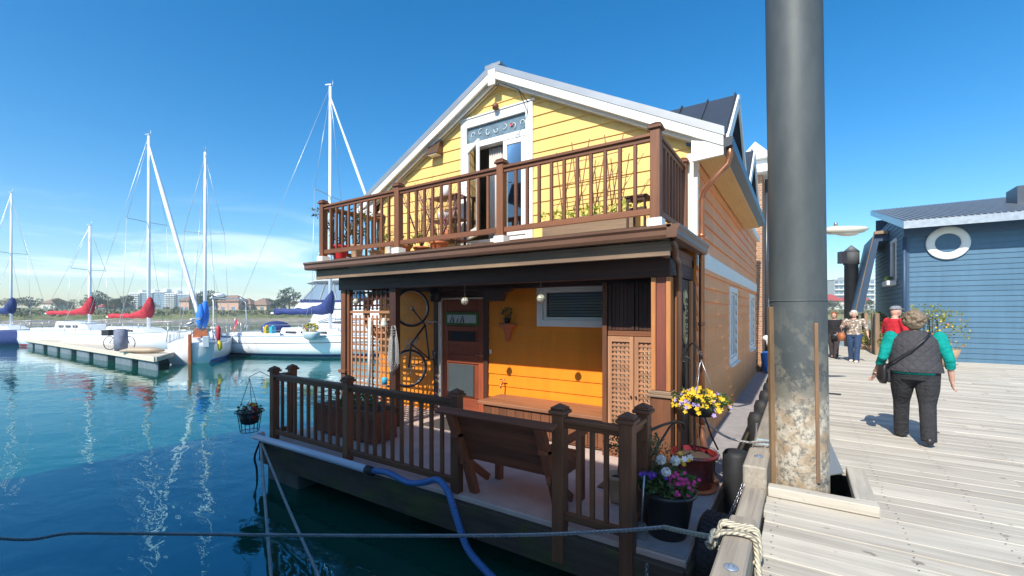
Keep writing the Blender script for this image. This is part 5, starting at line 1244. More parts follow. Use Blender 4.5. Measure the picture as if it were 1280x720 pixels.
def sailboat(name,label,loc,ang,L,Bm,f0,f1,mastx,masth,cover,spread=True,jib=None,cabin=(.38,.68,.45),mastr=.075,boom=(1.2,.1),covh=(.95,.28),hullm='gel',rail=True,rake=0,jibr=.07):
    e=thing(name,label,'sailboat',loc,ang); U=lambda m,n,mt,par=e,bv=0:m.build(n,M[mt],par,bv,local=True)
    m=MB(); sh,hf=hullmesh(m,L,Bm,f0,f1); U(m,'hull',hullm)
    m=MB(); dr=.45
    for i in range(22):
        Q=[]
        for t in (i/22,(i+1)/22):
            dk=dr*(1-.75*max(0,(t-.6)/.4)**1.5); row=[]
            for z in (.03,.17):
                u=((z+dk)/(sh(t)+dk))**(1/1.15); y=hf(t)*((sin(u/.65*pi/2))**.8 if u<.65 else 1); x=L*t+(0 if t<.6 else -.10*L*((t-.6)/.4)**2*(1-(z+dk)/(sh(t)+dk))); row.append((x,y+.012,z))
            Q.append(row)
        for s_ in (-1,1):
            V=[(a_,s_*b2,c_) for a_,b2,c_ in (Q[0][0],Q[1][0],Q[1][1],Q[0][1])]; m.add(V,[(0,1,2,3)],None,.5,True)
    U(m,'boot_stripe',cover or 'bluefab')
    m=MB()
    for i in range(20):
        t0,t1=i/20,(i+1)/20
        for s_ in (-1,1): m.bar((L*t0,s_*hf(t0),sh(t0)),(L*t1,s_*hf(t1),sh(t1)),.05,.05)
    U(m,'toe_rail','gelgrey')
    a,b_,h=cabin; z=sh((a+b_)/2)-.03
    m=MB(); w0=hf(a)*.62; w1=hf(b_)*.55
    m.hexa([(L*a,-w0,z),(L*b_,-w1,z),(L*b_,w1,z),(L*a,w0,z),(L*a+.05,-w0*.85,z+h),(L*b_-.5,-w1*.85,z+h*.75),(L*b_-.5,w1*.85,z+h*.75),(L*a+.05,w0*.85,z+h)]); cb=U(m,'cabin','gel',bv=.04)
    m=MB()
    for s_ in (-1,1):
        for k in range(3):
            x=L*a+.35+k*(L*(b_-a)-1.1)/3; f=(x-L*a)/(L*(b_-a)); y=(w0*(1-f)+w1*f)*.945*s_; m.bar((x,y,z+h*.42),(x+(L*(b_-a)-1.1)/4.2,y*.985,z+h*.41),.02,h*.30)
    U(m,'cabin_windows','tint',cb)
    m=MB(); LB(m,L*.06,L*a-.02,-hf(.2)*.5,hf(.2)*.5,sh(.1)-.05,sh(.1)+.16); U(m,'cockpit_coaming','gel',bv=.03)
    mx_=L*mastx; mz=sh(mastx)+h*.6; top=masth; rk=lambda z:(mx_-rake*(z-mz),0,z)
    m=MB(); m.tube([rk(mz-.3),rk(top*.5),rk(top)],[mastr,mastr*.95,mastr*.7],10); ms=U(m,'mast','alloy')
    m=MB(); zs=mz+(top-mz)*.55
    if spread:
        for s_ in (-1,1): m.bar(rk(zs),(rk(zs)[0]-.1,s_*hf(.5)*.75,zs+.05),.05,.03)
    m.tube([rk(top),(rk(top)[0]+.15,0,top+.02),(rk(top)[0]+.15,0,top+.35)],.012,5); m.bar((rk(top)[0]-.3,0,top+.12),(rk(top)[0]+.05,0,top+.12),.02,.06); m.tube([rk(top),(rk(top)[0],0,top+.15)],.012,5); U(m,'masthead_gear','wire',ms)
    for (p,q) in [((rk(top)),(0.05,0,sh(0)+.05)),((rk(top*.97)),(L*.985,0,sh(1)+.1))]+[((rk(zs)[0]-.1,s_*hf(.5)*.75,zs+.05),(mx_-.1,s_*hf(mastx)*.95,sh(mastx))) for s_ in (-1,1)]+[(rk(top*.98),(rk(zs)[0]-.1,s_*hf(.5)*.75,zs+.05)) for s_ in (-1,1)]+[(rk(zs*.98),(mx_-.6,s_*hf(mastx)*.95,sh(mastx))) for s_ in (-1,1)]:
        m=MB(); m.tube([p,q],.011,4); U(m,'stay','wire')
    bz=mz+boom[0]-h*.3; bl=L*boom[1]
    m=MB(); m.tube([(mx_-.1,0,bz),(bl,0,bz-.02)],.055,8); U(m,'boom','alloy')
    if cover:
        m=MB(); rings=[]
        for i in range(13):
            t=i/12; x=mx_+.10-(mx_-bl)*t*.97; hh=covh[0]*(1-t)**6+covh[1]*(1+.08*sin(i*1.9)); ww=.17*(1-t)+.10; z=bz-.10+hh/2+.03*sin(i*2.1)
            rings.append(((x,0.01*sin(i*1.7),z),(0,ww*(1+.12*sin(i*2.7)),0),(0,0,hh/2)))
        m.loft(rings,12); U(m,'sail_cover',cover)
    if jib:
        m=MB(); p=Vector(rk(top*.96)); q=Vector((L*.985,0,sh(1)+jib)); m.tube([p.lerp(q,i/14) for i in range(15)],[jibr*(.35+.9*min(1,i/4)*(1-.25*i/14)) for i in range(15)],9); U(m,'furled_jib','alloy')
    if rail:
        m=MB()
        pts=[(L*.03,hf(.03)*.95),(L*.16,hf(.16)*.97),(L*.32,hf(.32)*.97),(L*.5,hf(.5)*.97),(L*.68,hf(.68)*.97),(L*.84,hf(.84)*.95),(L*.97,.05)]
        for s_ in (-1,1):
            P=[]
            for (x,y) in pts:
                z=sh(x/L); m.tube([(x,s_*y,z),(x,s_*y,z+.58)],.013,5); P.append((x,s_*y,z+.58))
            m.tube(P,.010,5); m.tube([(a_,b2,c_-.28) for a_,b2,c_ in P],.007,4)
        for t in (0,.97): 
            x=L*(.03 if t==0 else .95); m.tube([(x,-hf(x/L),sh(x/L)+.58),(x,hf(x/L),sh(x/L)+.58)],.014,5)
        U(m,'guard_rails','steel')
    return e,U,sh,hf
# big white yacht beside the house
a=camang(.985,-.17); st=at(283,25.2)
e,U,sh,hf=sailboat('yacht','long white yacht with a navy sail cover moored just left of the yellow home',tuple(st),a,11.5,3.4,1.05,1.25,.565,14.7,'navyfab',cabin=(.36,.68,.42),boom=(1.05,.25),covh=(1.0,.34),jib=.3,mastr=.10)
for s_ in (-1,1):
    m=MB()
    for i in range(22):
        t0,t1=i/24,(i+1)/24; m.bar((11.5*t0,s_*(hf(t0)+.004),sh(t0)-.36),(11.5*t1,s_*(hf(t1)+.004),sh(t1)-.36),.012,.03)
    U(m,'rubbing_strake','black')
m=MB(); m.torus((.9,0,1.75),.42,.02,28,6,Matrix.Rotation(pi/2,3,'Y')); m.tube([(.95,0,1.2),(.95,0,1.75)],.04,7); U(m,'steering_wheel','steel')
m=MB(); m.ell((3.2,0,1.40),.7,.9,.45,16,8); U(m,'spray_hood','navyfab')
m=MB()
for s_ in (-1,1): m.tube([(.3,s_*1.2,1.1),(.25,s_*1.15,2.9),(.0,s_*1.0,3.2)],.03,6)
m.bar((.1,-1.2,3.12),(.1,1.2,3.12),.08,.05); m.ell((.1,-.6,3.3),.28,.28,.12); U(m,'stern_arch','gel')
m=MB(); m.tube([(.15,.9,1.3),(-.25,1.0,2.0)],.015,5); U(m,'flag_staff','steel')
m=MB(); m.add([(-.25+.0,1.0,1.98),(-.12,.98,1.72),(-.30,.9,1.25),(-.42,.92,1.5)],[(0,1,2,3)]); U(m,'red_flag','redp')
def yl(x,y,z): return Vector(st)+Matrix.Rotation(a,3,'Z')@Vector((x,y,z))
for x,mt,lab in ((3.75,'yellowp','yellow jerry can on the white yacht rail'),(4.1,'bluep','light blue jerry can on the white yacht rail')):
    p=yl(x,-1.45,1.22); m=MB(); m.box(p.x-.14,p.x+.14,p.y-.11,p.y+.11,p.z,p.z+.36); m.lathe([(.05,0),(.05,.07),(.001,.08)],p+Vector((.08,0,.361)),10); m.tube([p+Vector((-.1,0,.36)),p+Vector((-.06,0,.42)),p+Vector((.02,0,.42)),p+Vector((.03,0,.36))],.018,6); tag(m.build('jerry_can',M[mt],None,.02),lab,'jerry can')
p=yl(6.7,-1.95,.95); e=thing('flower_tub','pale round tub of yellow flowers on the rail of the white yacht','flower tub',tuple(p))
m=MB(); m.lathe([(.16,0),(.30,.08),(.36,.30),(.37,.42),(.33,.42),(.001,.36)],p,18,M=Matrix.Diagonal((1.5,1,1))); m.build('tub',M['gelgrey'],e)
m=MB(); m.cloud(p+Vector((-.1,0,.58)),.5,.3,.22,260,.12); m.build('foliage',M['leafyel'],e)
m=MB()
for k in range(30):
    u=rv(); m.flower(p+Vector((u.x*.45-.1,u.y*.3,.62+u.z*.2)),(u.x,-1,u.z+.4),.06)
m.build('yellow_blooms',M['fy'],e)
m=MB()
for k in range(12):
    u=rv(); m.flower(p+Vector((u.x*.35-.1,u.y*.3,.62+u.z*.2)),(u.x,-1,u.z+.4),.05)
m.build('pink_blooms',M['fp'],e)
# motor yacht behind it
a2=camang(.99,-.12); e=thing('motor_yacht','white motor yacht with a raised flybridge behind the white sailing yacht','motor yacht',tuple(at(392,32,-.27)),a2); U=lambda m,n,mt,par=e,bv=0:m.build(n,M[mt],par,bv,local=True)
m=MB(); sh,hf=hullmesh(m,13,4.2,1.2,1.9,.5,.9); U(m,'hull','gel')
m=MB(); m.hexa([(.2,-1.7,1.2),(9.2,-1.3,1.5),(9.2,1.3,1.5),(.2,1.7,1.2),(1.0,-1.55,2.75),(5.6,-1.3,2.85),(5.6,1.3,2.85),(1.0,1.55,2.75)]); cb=U(m,'deckhouse','gel',bv=.15)
for s_ in (-1,1):
    m=MB(); m.prism([(.6,1.95),(1.6,2.55),(3.6,2.55),(5.2,2.0),(3.0,1.8)],lambda x,z,t,s_=s_:Vector((x,s_*(1.72-.045*x-(z-1.3)*.16)+t*s_,z)),-.02,.03); U(m,'side_window','tint',cb)
    m=MB(); m.tube([(1.3,s_*1.68,1.95),(2.2,s_*1.62,2.25),(4.2,s_*1.55,2.1)],.03,6); U(m,'window_rail','steel',cb)
m=MB(); m.hexa([(-.6,-1.7,2.75),(6.0,-1.3,2.86),(6.0,1.3,2.86),(-.6,1.7,2.75),(-.2,-1.6,3.25),(5.2,-1.2,3.35),(5.2,1.2,3.35),(-.2,1.6,3.25)]); fb=U(m,'flybridge','gel',bv=.08)
m=MB(); m.hexa([(.0,-1.5,3.5),(3.8,-1.2,3.4),(3.8,1.2,3.4),(.0,1.5,3.5),(1.0,-1.3,4.55),(2.8,-1.1,4.55),(2.8,1.1,4.55),(1.0,1.3,4.55)]); U(m,'clear_curtains','clear_blue',fb)
m=MB(); m.bar((-.05,-1.5,3.36),(3.9,-1.22,3.36),.08,.16); m.bar((-.05,1.5,3.36),(3.9,1.22,3.36),.08,.16); m.bar((-.05,-1.5,3.40),(-.05,1.5,3.40),.08,.2); U(m,'dark_coaming','navyfab',fb)
m=MB(); m.loft([((.3,0,4.62),(0,1.4,0),(0,0,.08)),((1.0,0,4.80),(0,1.55,0),(0,0,.22)),((3.4,0,4.88),(0,1.45,0),(0,0,.24)),((4.6,0,4.66),(0,1.2,0),(0,0,.08))],16)
for k in range(4):
    for s_ in (-1,1): m.bar((.05+1.22*k,s_*(1.5-.09*k),3.42),(1.03+.58*k,s_*(1.3-.06*k),4.6),.06,.05)
for k in range(3): m.bar((.0,-.9+.9*k,3.45),(1.0,-.8+.8*k,4.6),.06,.05); m.bar((3.2,-1.2,3.3),(2.9,-1.25,4.7),.5,.12,up=(0,1,0)); m.bar((3.2,1.2,3.3),(2.9,1.25,4.7),.5,.12,up=(0,1,0)); U(m,'hard_top','gel',fb)
m=MB(); m.lathe([(.25,0),(.25,.2),(.1,.3),(.001,.3)],(2.9,0,4.85),14); m.tube([(3.3,0,4.8),(3.3,0,5.6)],.03,6); m.bar((3.3,-.4,5.3),(3.3,.4,5.3),.06,.05); U(m,'radar','gel',fb)
# small cruiser with the rust red rudder
a3=camang(-.42,.91); st3=at(238,19.9)
e,U,sh,hf=sailboat('small_sailboat','small white sailboat with a rust red rudder, blue sail cover and stern towards the house',tuple(st3),a3,6.6,2.3,.95,1.1,.47,10.6,None,cabin=(.3,.72,.42),boom=(.9,.02),mastr=.08,jib=None)
m=MB(); m.hexa([(-.10,-.07,-.4),(.02,-.07,-.4),(.02,.07,-.4),(-.10,.07,-.4),(-.20,-.055,1.35),(-.02,-.055,1.35),(-.02,.055,1.35),(-.20,.055,1.35)]); U(m,'rudder','rust',bv=.015)
m=MB(); m.hexa([(1.9,-.32,1.02),(1.96,-.32,1.02),(1.96,.32,1.02),(1.9,.32,1.02),(1.98,-.26,1.55),(2.02,-.26,1.55),(2.02,.26,1.55),(1.98,.26,1.55)]); U(m,'companionway','rust')
m=MB(); m.tube([(-.1,0,1.3),(.9,.05,1.42)],.025,6); U(m,'tiller','rust')
for x,z,hh,ww,ln in ((3.05,1.95,1.25,.34,.5),(2.0,1.95,1.0,.18,.5)):
    m=MB(); m.loft([((x,0,z-.45),(.10,0,0),(0,.05,0)),((x-.05,0,z-.1),(ww*.8,0,0),(0,.17,0)),((x,0,z+.3),(ww,0,0),(0,.20,0)),((x+.05,0,z+hh-.55),(ww*.55,0,0),(0,.14,0)),((x+.08,0,z+hh-.2),(.07,0,0),(0,.06,0))],12); U(m,'blue_sail_bag','bluefab')
m=MB(); m.loft([((.15,-1.02,.95),(.03,0,0),(0,.03,0)),((.15,-1.05,1.15),(.10,0,0),(0,.09,0)),((.15,-1.05,1.6),(.10,0,0),(0,.09,0)),((.15,-1.02,1.72),(.03,0,0),(0,.03,0))],10); U(m,'red_fender','redp')
m=MB(); m.loft([((.1,-1.1,.55),(.04,0,0),(0,.04,0)),((.1,-1.12,.68),(.12,0,0),(0,.10,0)),((.1,-1.1,.92),(.12,0,0),(0,.10,0)),((.1,-1.06,1.02),(.03,0,0),(0,.03,0))],10); U(m,'yellow_fender','yellowp')
m=MB(); m.hexa([(-.22,-.75,.75),(-.04,-.75,.75),(-.04,-.5,.75),(-.22,-.5,.75),(-.26,-.75,1.25),(-.04,-.75,1.25),(-.04,-.5,1.25),(-.26,-.5,1.25)]); U(m,'stern_bracket','gelgrey',bv=.02)
m=MB()
for s_ in (-1,1): m.tube([(.1,s_*.9,1.0),(-.05,s_*.8,1.7)],.018,6)
m.tube([(-.05,-.8,1.7),(-.05,.8,1.7)],.018,6); m.tube([(1.6,.4,1.7),(-.1,.3,1.72),(-.5,-.2,1.9)],.05,7); U(m,'stern_rail','steel')
# red covered boats
a4=camang(.97,-.25); mp_=at(186,26); st4=mp_-Matrix.Rotation(a4,3,'Z')@Vector((5.4,0,0))
sailboat('red_cover_sailboat','white sailboat with a red sail cover and furled white jib behind the finger dock',tuple(st4),a4,9.3,3.0,1.05,1.3,.58,12.75,'redfab',cabin=(.34,.66,.4),boom=(.80,.22),covh=(1.0,.27),jib=.75,mastr=.095,jibr=.10)
mp_=at(112,30); a5=camang(.98,-.2); st5=mp_-Matrix.Rotation(a5,3,'Z')@Vector((4.8,0,0))
sailboat('red_cover_sailboat','shorter masted white sailboat with a red sail cover, leftmost of the moored boats',tuple(st5),a5,8.6,2.8,1.1,1.3,.56,8.2,'redfab',cabin=(.34,.66,.6),boom=(.9,.10),covh=(1.0,.27),mastr=.10)
# distant mast-only boats are far behind; two more hulls out of the strip's left edge
sp6=at(20,33); sailboat('blue_hull_sailboat','dark hulled sailboat with navy sail cover beyond the finger dock at far left',tuple(sp6-CR*4),camang(.98,-.18),8.5,2.7,1.0,1.2,.55,11,'navyfab',cabin=(.34,.66,.4),boom=(1.1,.15),hullm='navyfab')
# finger dock
FD=Vector((-21.5,6.86,0))
e=thing('finger_dock','low pale plank finger dock on grey float tubs in front of the red covered boats','dock',tuple(FD))
m=MB(); x=-21.5
while x>-52:
    y1=min(8.6,7.0+max(0,-21.5-x)*.62); m.hexa([(x-.17,6.9,.50),(x,6.9,.50),(x,y1,.50),(x-.17,y1+.1,.50),(x-.17,6.9,.55),(x,6.9,.55),(x,y1,.55),(x-.17,y1+.1,.55)]); x-=.18
m.build('planks',M['finger'],e)
m=MB(); m.box(-52,-21.48,6.82,6.89,.36,.57); m.bar((-21.46,6.90,.465),(-24.15,8.62,.465),.06,.20); m.build('edge_boards',M['finger'],e,.01)
x=-21.6
for k in range(9):
    m=MB(); m.box(x-2.0,x,6.95,7.05 if k==0 else 8.4,-.3,.355); m.build('float_tub',M['float'],e,.05); x-=2.0+(.7 if k%2 else .35)+.5
m=MB(); m.box(-19,-3.0,21.5,23.5,.30,.5); m.box(-23,-17,19.8,21.4,.30,.48); tag(m.build('boat_dock',M['finger']),'low dock between the small sailboat and the white yacht','dock')
p=at(271,24.0,.50); m=MB(); m.box(p.x-.22,p.x+.22,p.y-.2,p.y+.2,.5,1.45); m.box(p.x-.26,p.x+.26,p.y-.24,p.y+.24,1.451,1.52); tag(m.build('power_pedestal',mat('pedestal_grey',(.52,.50,.45),.6,.1),None,.02),'pale grey power pedestal on the dock beside the white yacht','power pedestal')
m=MB(); q=p-CF*1.0; m.tube([q+CR*(-.2)+Vector((0,0,.1)),q+CR*.1+Vector((0,0,-.12)),q+CR*.6+Vector((0,0,-.2)),q+CR*.8+Vector((0,0,.1)),q+CR*.75+Vector((0,0,.3))],.05,7); tag(m.build('yellow_hose',M['yellowp']),'yellow hose drooping off the dock by the power pedestal','hose')
def bicycle(loc,rz,label):
    e=thing('bicycle',label,'bicycle',loc,rz); U=lambda m,n,mt,par=e:m.build(n,M[mt],par,local=True)
    RXm=Matrix.Rotation(pi/2,3,'X')
    for x in (-.52,.52):
        m=MB(); m.torus((x,0,.33),.32,.018,28,6,RXm)
        for k in range(10): m.tube([(x,0,.33),(x+.31*cos(k*.628),0,.33+.31*sin(k*.628))],.003,3)
        U(m,'wheel','black')
    m=MB(); m.tube([(-.52,0,.33),(-.05,0,.30),(.38,0,.75),(-.18,0,.78),(-.05,0,.30)],.018,6); m.tube([(-.52,0,.33),(-.18,0,.78),(-.22,0,.92)],.014,6); m.tube([(.52,0,.33),(.38,0,.75),(.34,0,.95)],.016,6); U(m,'frame','blackmetal')
    m=MB(); m.tube([(.25,-.25,.98),(.36,-.12,.97),(.36,.12,.97),(.25,.25,.98)],.014,6); U(m,'handlebar','steel')
    m=MB(); m.ell((-.22,0,.94),.13,.07,.04); U(m,'saddle','black')
    m=MB(); m.box(-.80,-.42,-.14,.14,.68,.95); U(m,'carrier_basket','black')
    return e
bicycle(tuple(at(149,20.8,.552)),camang(1,-.12),'dark bicycle with a rear basket parked on the finger dock')
p=at(151,20.4,.552); m=MB(); m.loft([(p+Vector((0,0,0)),(.30,0,0),(0,.22,0)),(p+Vector((0,0,.45)),(.36,0,0),(0,.26,0)),(p+Vector((0,0,.95)),(.34,0,0),(0,.24,0)),(p+Vector((0,0,1.02)),(.22,0,0),(0,.15,0))],10); tag(m.build('covered_box',mat('slate_cover',(.17,.18,.24),.8,.3,bump=.4)),'slate grey covered box standing against the bicycle on the finger dock','box')
p=at(176,19.2,.552); m=MB(); m.loft([(p-CR*.9+Vector((0,0,.08)),CF*.05,(0,0,.05)),(p-CR*.4+Vector((0,0,.14)),CF*.3,(0,0,.12)),(p+CR*.5+Vector((0,0,.14)),CF*.3,(0,0,.13)),(p+CR*1.0+Vector((0,0,.12)),CF*.06,(0,0,.05))],12); tag(m.build('upturned_kayak',mat('buff_kayak',(.50,.38,.26),.5,.1)),'buff coloured upturned kayak lying on the end of the finger dock','kayak')

# ------------------------------------------------------------ far shore: buildings and trees
def tower(name,label,px,d,wpx,top,base,depth,mt,floors,bays,face=None,cat='apartment block',balc=None):
    p=at(px,d,base); wd=wpx*d/550; e=thing(name,label,cat,tuple(p),radians(33.2)+atan2(-(px-640),550)*.0); U=lambda m,n,mm,par=e:m.build(n,mm,par,local=True)
    h=top-base; m=MB(); m.box(-wd/2,wd/2,0,depth,-2,h); wl_=U(m,'wall',mt)
    m=MB(); m.box(-wd/2-.2,wd/2+.2,-.2,depth+.2,h+.01,h+.4); m.box(-wd*.15,wd*.15,depth*.3,depth*.6,h+.4,h+2); U(m,'roof',face or M['white'])
    fh=h/floors; bw_=wd/bays
    for f in range(floors):
        m=MB()
        for b_ in range(bays):
            x=-wd/2+b_*bw_; m.box(x+bw_*.14,x+bw_*.86,-.06,.05,f*fh+fh*.3,f*fh+fh*.82)
        U(m,'window_row',M['farglass'])
        if balc:
            m=MB(); m.box(-wd/2,wd/2,-1.0,-.07,f*fh+.02,f*fh+fh*.26); U(m,'balcony',balc)
    return e
M['farglass']=mat('far_window',(.14,.22,.30),.25,.2,(1,1,1),.2)
fw_=mat('pale_tower',(.66,.66,.66),.6,.05,(1,1,1)); fb_=mat('blue_grey_tower',(.24,.33,.40),.5,.05,(1,1,1)); ft_=mat('tan_house_wall',(.56,.43,.30),.8,.1,(1,1,1)); fp_=mat('pink_house_wall',(.56,.36,.27),.8,.1,(1,1,1)); fr_=mat('brown_house_roof',(.25,.16,.11),.8,.2,(1,1,1)); frd=mat('red_house_roof',(.42,.06,.05),.8,.2,(1,1,1)); fcw=mat('cream_house_wall',(.68,.62,.52),.8,.05,(1,1,1)); fgy=mat('grey_tower_wall',(.40,.43,.42),.6,.05,(1,1,1))
for px,wpx,top,mt,lab in ((168,13,12.0,fw_,'white apartment block, leftmost of the row across the harbour'),(184,13,12.2,fb_,'blue glass apartment block beside the leftmost white one across the harbour'),(199,14,12.6,fb_,'wide blue apartment block behind the red boat mast'),(213,13,11.8,fw_,'pale apartment block in the middle of the row across the harbour'),(229,14,11.4,fb_,'blue apartment block behind the small sailboat mast'),(242,11,11.6,fw_,'narrow pale apartment block at the right end of the row')):
    tower('apartment_block',lab,px,230,wpx,top,3.2,12,mt,8,4,balc=M['white'] if mt is fw_ else None)
tower('apartment_block','grey blue stepped apartment block standing apart across the harbour',261,230,17,11.0,3.2,12,fb_,7,4)
def farhouse(px,d,wpx,h,wm,rm,label,base=2.0,dep=7,rh=2.4):
    p=at(px,d,base); wd=wpx*d/550; e=thing('shore_house',label,'house',tuple(p),radians(33.2)); U=lambda m,n,mm,par=e:m.build(n,mm,par,local=True)
    m=MB(); m.box(-wd/2,wd/2,0,dep,-1.5,h); U(m,'wall',wm)
    m=MB(); o_=.5; m.add([(-wd/2-o_,-o_,h),(wd/2+o_,-o_,h),(wd/2+o_,dep+o_,h),(-wd/2-o_,dep+o_,h),(-wd/2+dep*.35,dep/2,h+rh),(wd/2-dep*.35,dep/2,h+rh)],[(0,1,5,4),(1,2,5),(2,3,4,5),(3,0,4),(3,2,1,0)]); U(m,'roof',rm)
    n=max(2,int(wd/2.6)); fl=max(1,int(h/2.8))
    for f in range(fl):
        m=MB()
        for k in range(n): x=-wd/2+wd*(k+.5)/n; m.box(x-.6,x+.6,-.06,.05,f*2.8+1.0,f*2.8+2.2)
        U(m,'window_row',M['farglass'])
    return e
for px,d,wpx,h,wm,rm,lab in ((230,168,12,4.6,fp_,fr_,'small pink house behind the small sailboat mast'),(285,160,26,4.2,fp_,fr_,'wide pinkish house on the far shore left of the yacht arch'),(304,164,18,3.2,ft_,fr_,'low tan house on the far shore, right of the wide pinkish one'),(322,166,22,3.0,ft_,fr_,'long tan house on the far shore behind the yacht stern'),(145,170,10,2.4,fcw,fr_,'low cream house among the trees at far left'),(126,166,9,2.2,ft_,frd,'low red roofed house among the trees at far left')):
    farhouse(px,d,wpx,h,wm,rm,lab)
tower('apartment_block','grey striped apartment tower across the water beyond the boardwalk',1068,250,50,20.5,3,14,fgy,6,9,balc=M['white'],face=fgy)
for px,wpx,h,rm,lab in ((1046,20,4.4,frd,'white house with a red roof across the water, left of the far pile'),(1076,22,4.8,frd,'white house with a red roof across the water, right of the far pile'),(1022,18,4.4,frd,'white house with a red roof across the water hidden partly by the big pile')):
    farhouse(px,185,wpx,h,fcw,rm,lab,2.6,8,3)
for px,wpx,h,lab in ((1215,26,4,'cream house on the far shore behind the blue house'),(60,18,3.4,'cream house on the far shore at the left edge')): farhouse(px,185,wpx,h,fcw,fr_,lab,2.6)
TL=[leafmat('far_tree_dark',(.045,.070,.035),(.075,.105,.045),(.04,.06,.03),.15),leafmat('far_tree_olive',(.12,.125,.055),(.17,.165,.075),(.10,.105,.045),.15),leafmat('far_tree_yellow',(.15,.15,.045),(.20,.18,.06),(.10,.11,.035),.15)]
protos=[]
for v in range(4):
    mt=TL[(0,1,2,0)[v]]; e=thing('shore_tree','x','tree',(0,0,-50)); m=MB(); m.tube([(0,0,-1),(.1,.05,2.2),(.0,.2,4.5)],[.28,.2,.08],7)
    for k in range(5): a=k*1.3; m.tube([(.05,.05,1.8+k*.3),(1.2*cos(a),1.2*sin(a),3.2+k*.4)],[.10,.03],5)
    m.build('trunk',M['twig'],e,local=True)
    m=MB()
    for k in range(13):
        u=rv(); c=Vector((u.x*1.9,u.y*1.9,4.0+u.z*1.6+ (1.2 if v==3 else 0)))
        m.cloud(c,1.0*random.uniform(.7,1.2),1.0,.8*random.uniform(.7,1.3),70,.42,.3,hollow=.5)
    m.build('crown',mt,e,local=True); protos.append(e)
used=set(); KL=('dark green','olive green','yellowish','tall dark')
spots=[(14,1),(38,0),(74,1),(92,2),(113,1),(121,3),(129,1),(137,2),(143,1),(151,0),(157,1),(178,1),(193,2),(208,1),(222,1),(251,3),(258,0),(266,0),(273,1),(296,0),(334,1),(347,0),(356,0),(362,3),(371,1),(383,2),(392,1),(405,2),(418,1),(1033,1),(1041,0),(1058,2),(1083,1),(1200,0),(1226,1),(1244,2),(1262,0)]
for n_,(px,v) in enumerate(spots):
    d=random.uniform(150,178); src=protos[v]
    e=src if v not in used else copy_tree(src); used.add(v)
    sc_=random.uniform(.75,1.15)*(.55 if 160<px<256 else 1)*(1.25 if px in (121,258,266,356,362) else .8 if px>1000 else .9); e.location=at(px,d,2.0); e.rotation_euler=(0,0,random.uniform(0,6)); e.scale=(sc_*1.15,sc_*1.15,sc_)
    near={0:''}
    e['group']='trees on the far shore'; e['label']=KL[v]+' tree on the far shore across the harbour'+(' beyond the boardwalk' if px>1000 else ' left of the apartment row' if px<160 else ' by the apartment row' if px<280 else ' behind the white yacht')
m=MB()
for k in range(2200):
    a=radians(random.uniform(-62,58)); r=random.uniform(131,150); p=W(sin(a)*r,cos(a)*r,1.5+ (r-131)*.035); s_=random.uniform(.4,1.1)
    for _ in range(7): m.leaf(p+Vector((random.gauss(0,s_*.7),random.gauss(0,s_*.7),abs(random.gauss(0,s_*.5)))),rv()+Vector((0,0,.6)),rv(),.55,.4)
tag(m.build('shore_bushes',TL[1]),kind='stuff')

NB=thing('neighbour_home','neighbouring floating home behind the viewpoint whose shadow covers the deck and near water','floating home',(-5,-5,0))
m=MB(); siding(m,lambda u,z,n:Vector((u,-2.2+n,z)),lambda z:-8.6,lambda z:-.75,.5,6.4,.192,((-8.0,-6.8,1.5,2.8),(-6.2,-5.0,1.5,2.8),(-3.2,-2.0,1.5,2.8)))
siding(m,lambda u,z,n:Vector((-.75+n,u,z)),lambda z:-10,lambda z:-2.21,.5,6.4,.192); m.box(-8.6,-8.5,-10,-2.31,.5,6.4); m.box(-8.5,-.86,-10,-9.9,.5,6.4)
m.build('wall',blue,NB)
m=MB(); m.hexa([(-9.1,-10.4,6.4),(-.28,-10.4,6.4),(-.28,-1.75,6.4),(-9.1,-1.75,6.4),(-8.7,-9.8,7.0),(-.6,-9.8,7.0),(-.40,-1.95,7.12),(-9.0,-1.95,7.12)]); m.build('roof',M['darkroof'],NB)
m=MB(); m.box(-9,-.72,-10.4,-1.6,-.4,.5); m.build('float',M['concrete'],NB)
for x in (-8.0,-6.2,-3.2):
    m=MB(); m.box(x,x+1.2,-2.30,-2.25,1.5,2.8); m.build('window',M['tint'],NB)

# the air over the harbour
hz_=bpy.data.materials.new('harbour_haze'); hz_.use_nodes=True; ht=hz_.node_tree; ht.nodes.remove(ht.nodes['Principled BSDF'])
pv=ht.nodes.new('ShaderNodeVolumePrincipled'); pv.inputs['Color'].default_value=(.80,.88,.95,1); pv.inputs['Density'].default_value=.0008; pv.inputs['Anisotropy'].default_value=.2
ht.links.new(pv.outputs[0],ht.nodes['Material Output'].inputs['Volume'])
m=MB(); m.box(-440,440,-440,440,-4,27); tag(m.build('haze',hz_),kind='stuff')
SC.cycles.volume_bounces=1

# ------------------------------------------------------------ people
def quilt_mat(name, base):
    t=NT(name); vec=t.new('ShaderNodeTexCoord').outputs['Object']; sep=t.new('ShaderNodeSeparateXYZ'); t.link(vec,sep.inputs[0])
    def tri(v): return t.math('ABSOLUTE',t.math('SINE',v))
    a=t.math('MULTIPLY',t.math('ADD',sep.outputs['X'],t.math('MULTIPLY',sep.outputs['Z'],1.0)),pi/.115); b=t.math('MULTIPLY',t.math('SUBTRACT',sep.outputs['X'],t.math('MULTIPLY',sep.outputs['Z'],1.0)),pi/.115)
    h=t.math('POWER',t.math('MINIMUM',tri(a),tri(b)),.45); n=t.noise(t.map(vec,(60,60,60)),1,3)
    rgb=t.new('ShaderNodeRGB'); rgb.outputs[0].default_value=(*base,1)
    t.link(t.scale(rgb.outputs[0],t.rng(n,.3,.7,.8,1.2)),t.b.inputs['Base Color']); t.b.inputs['Roughness'].default_value=.8
    t.link(t.bump(h,.55,.012),t.b.inputs['Normal']); return t.m
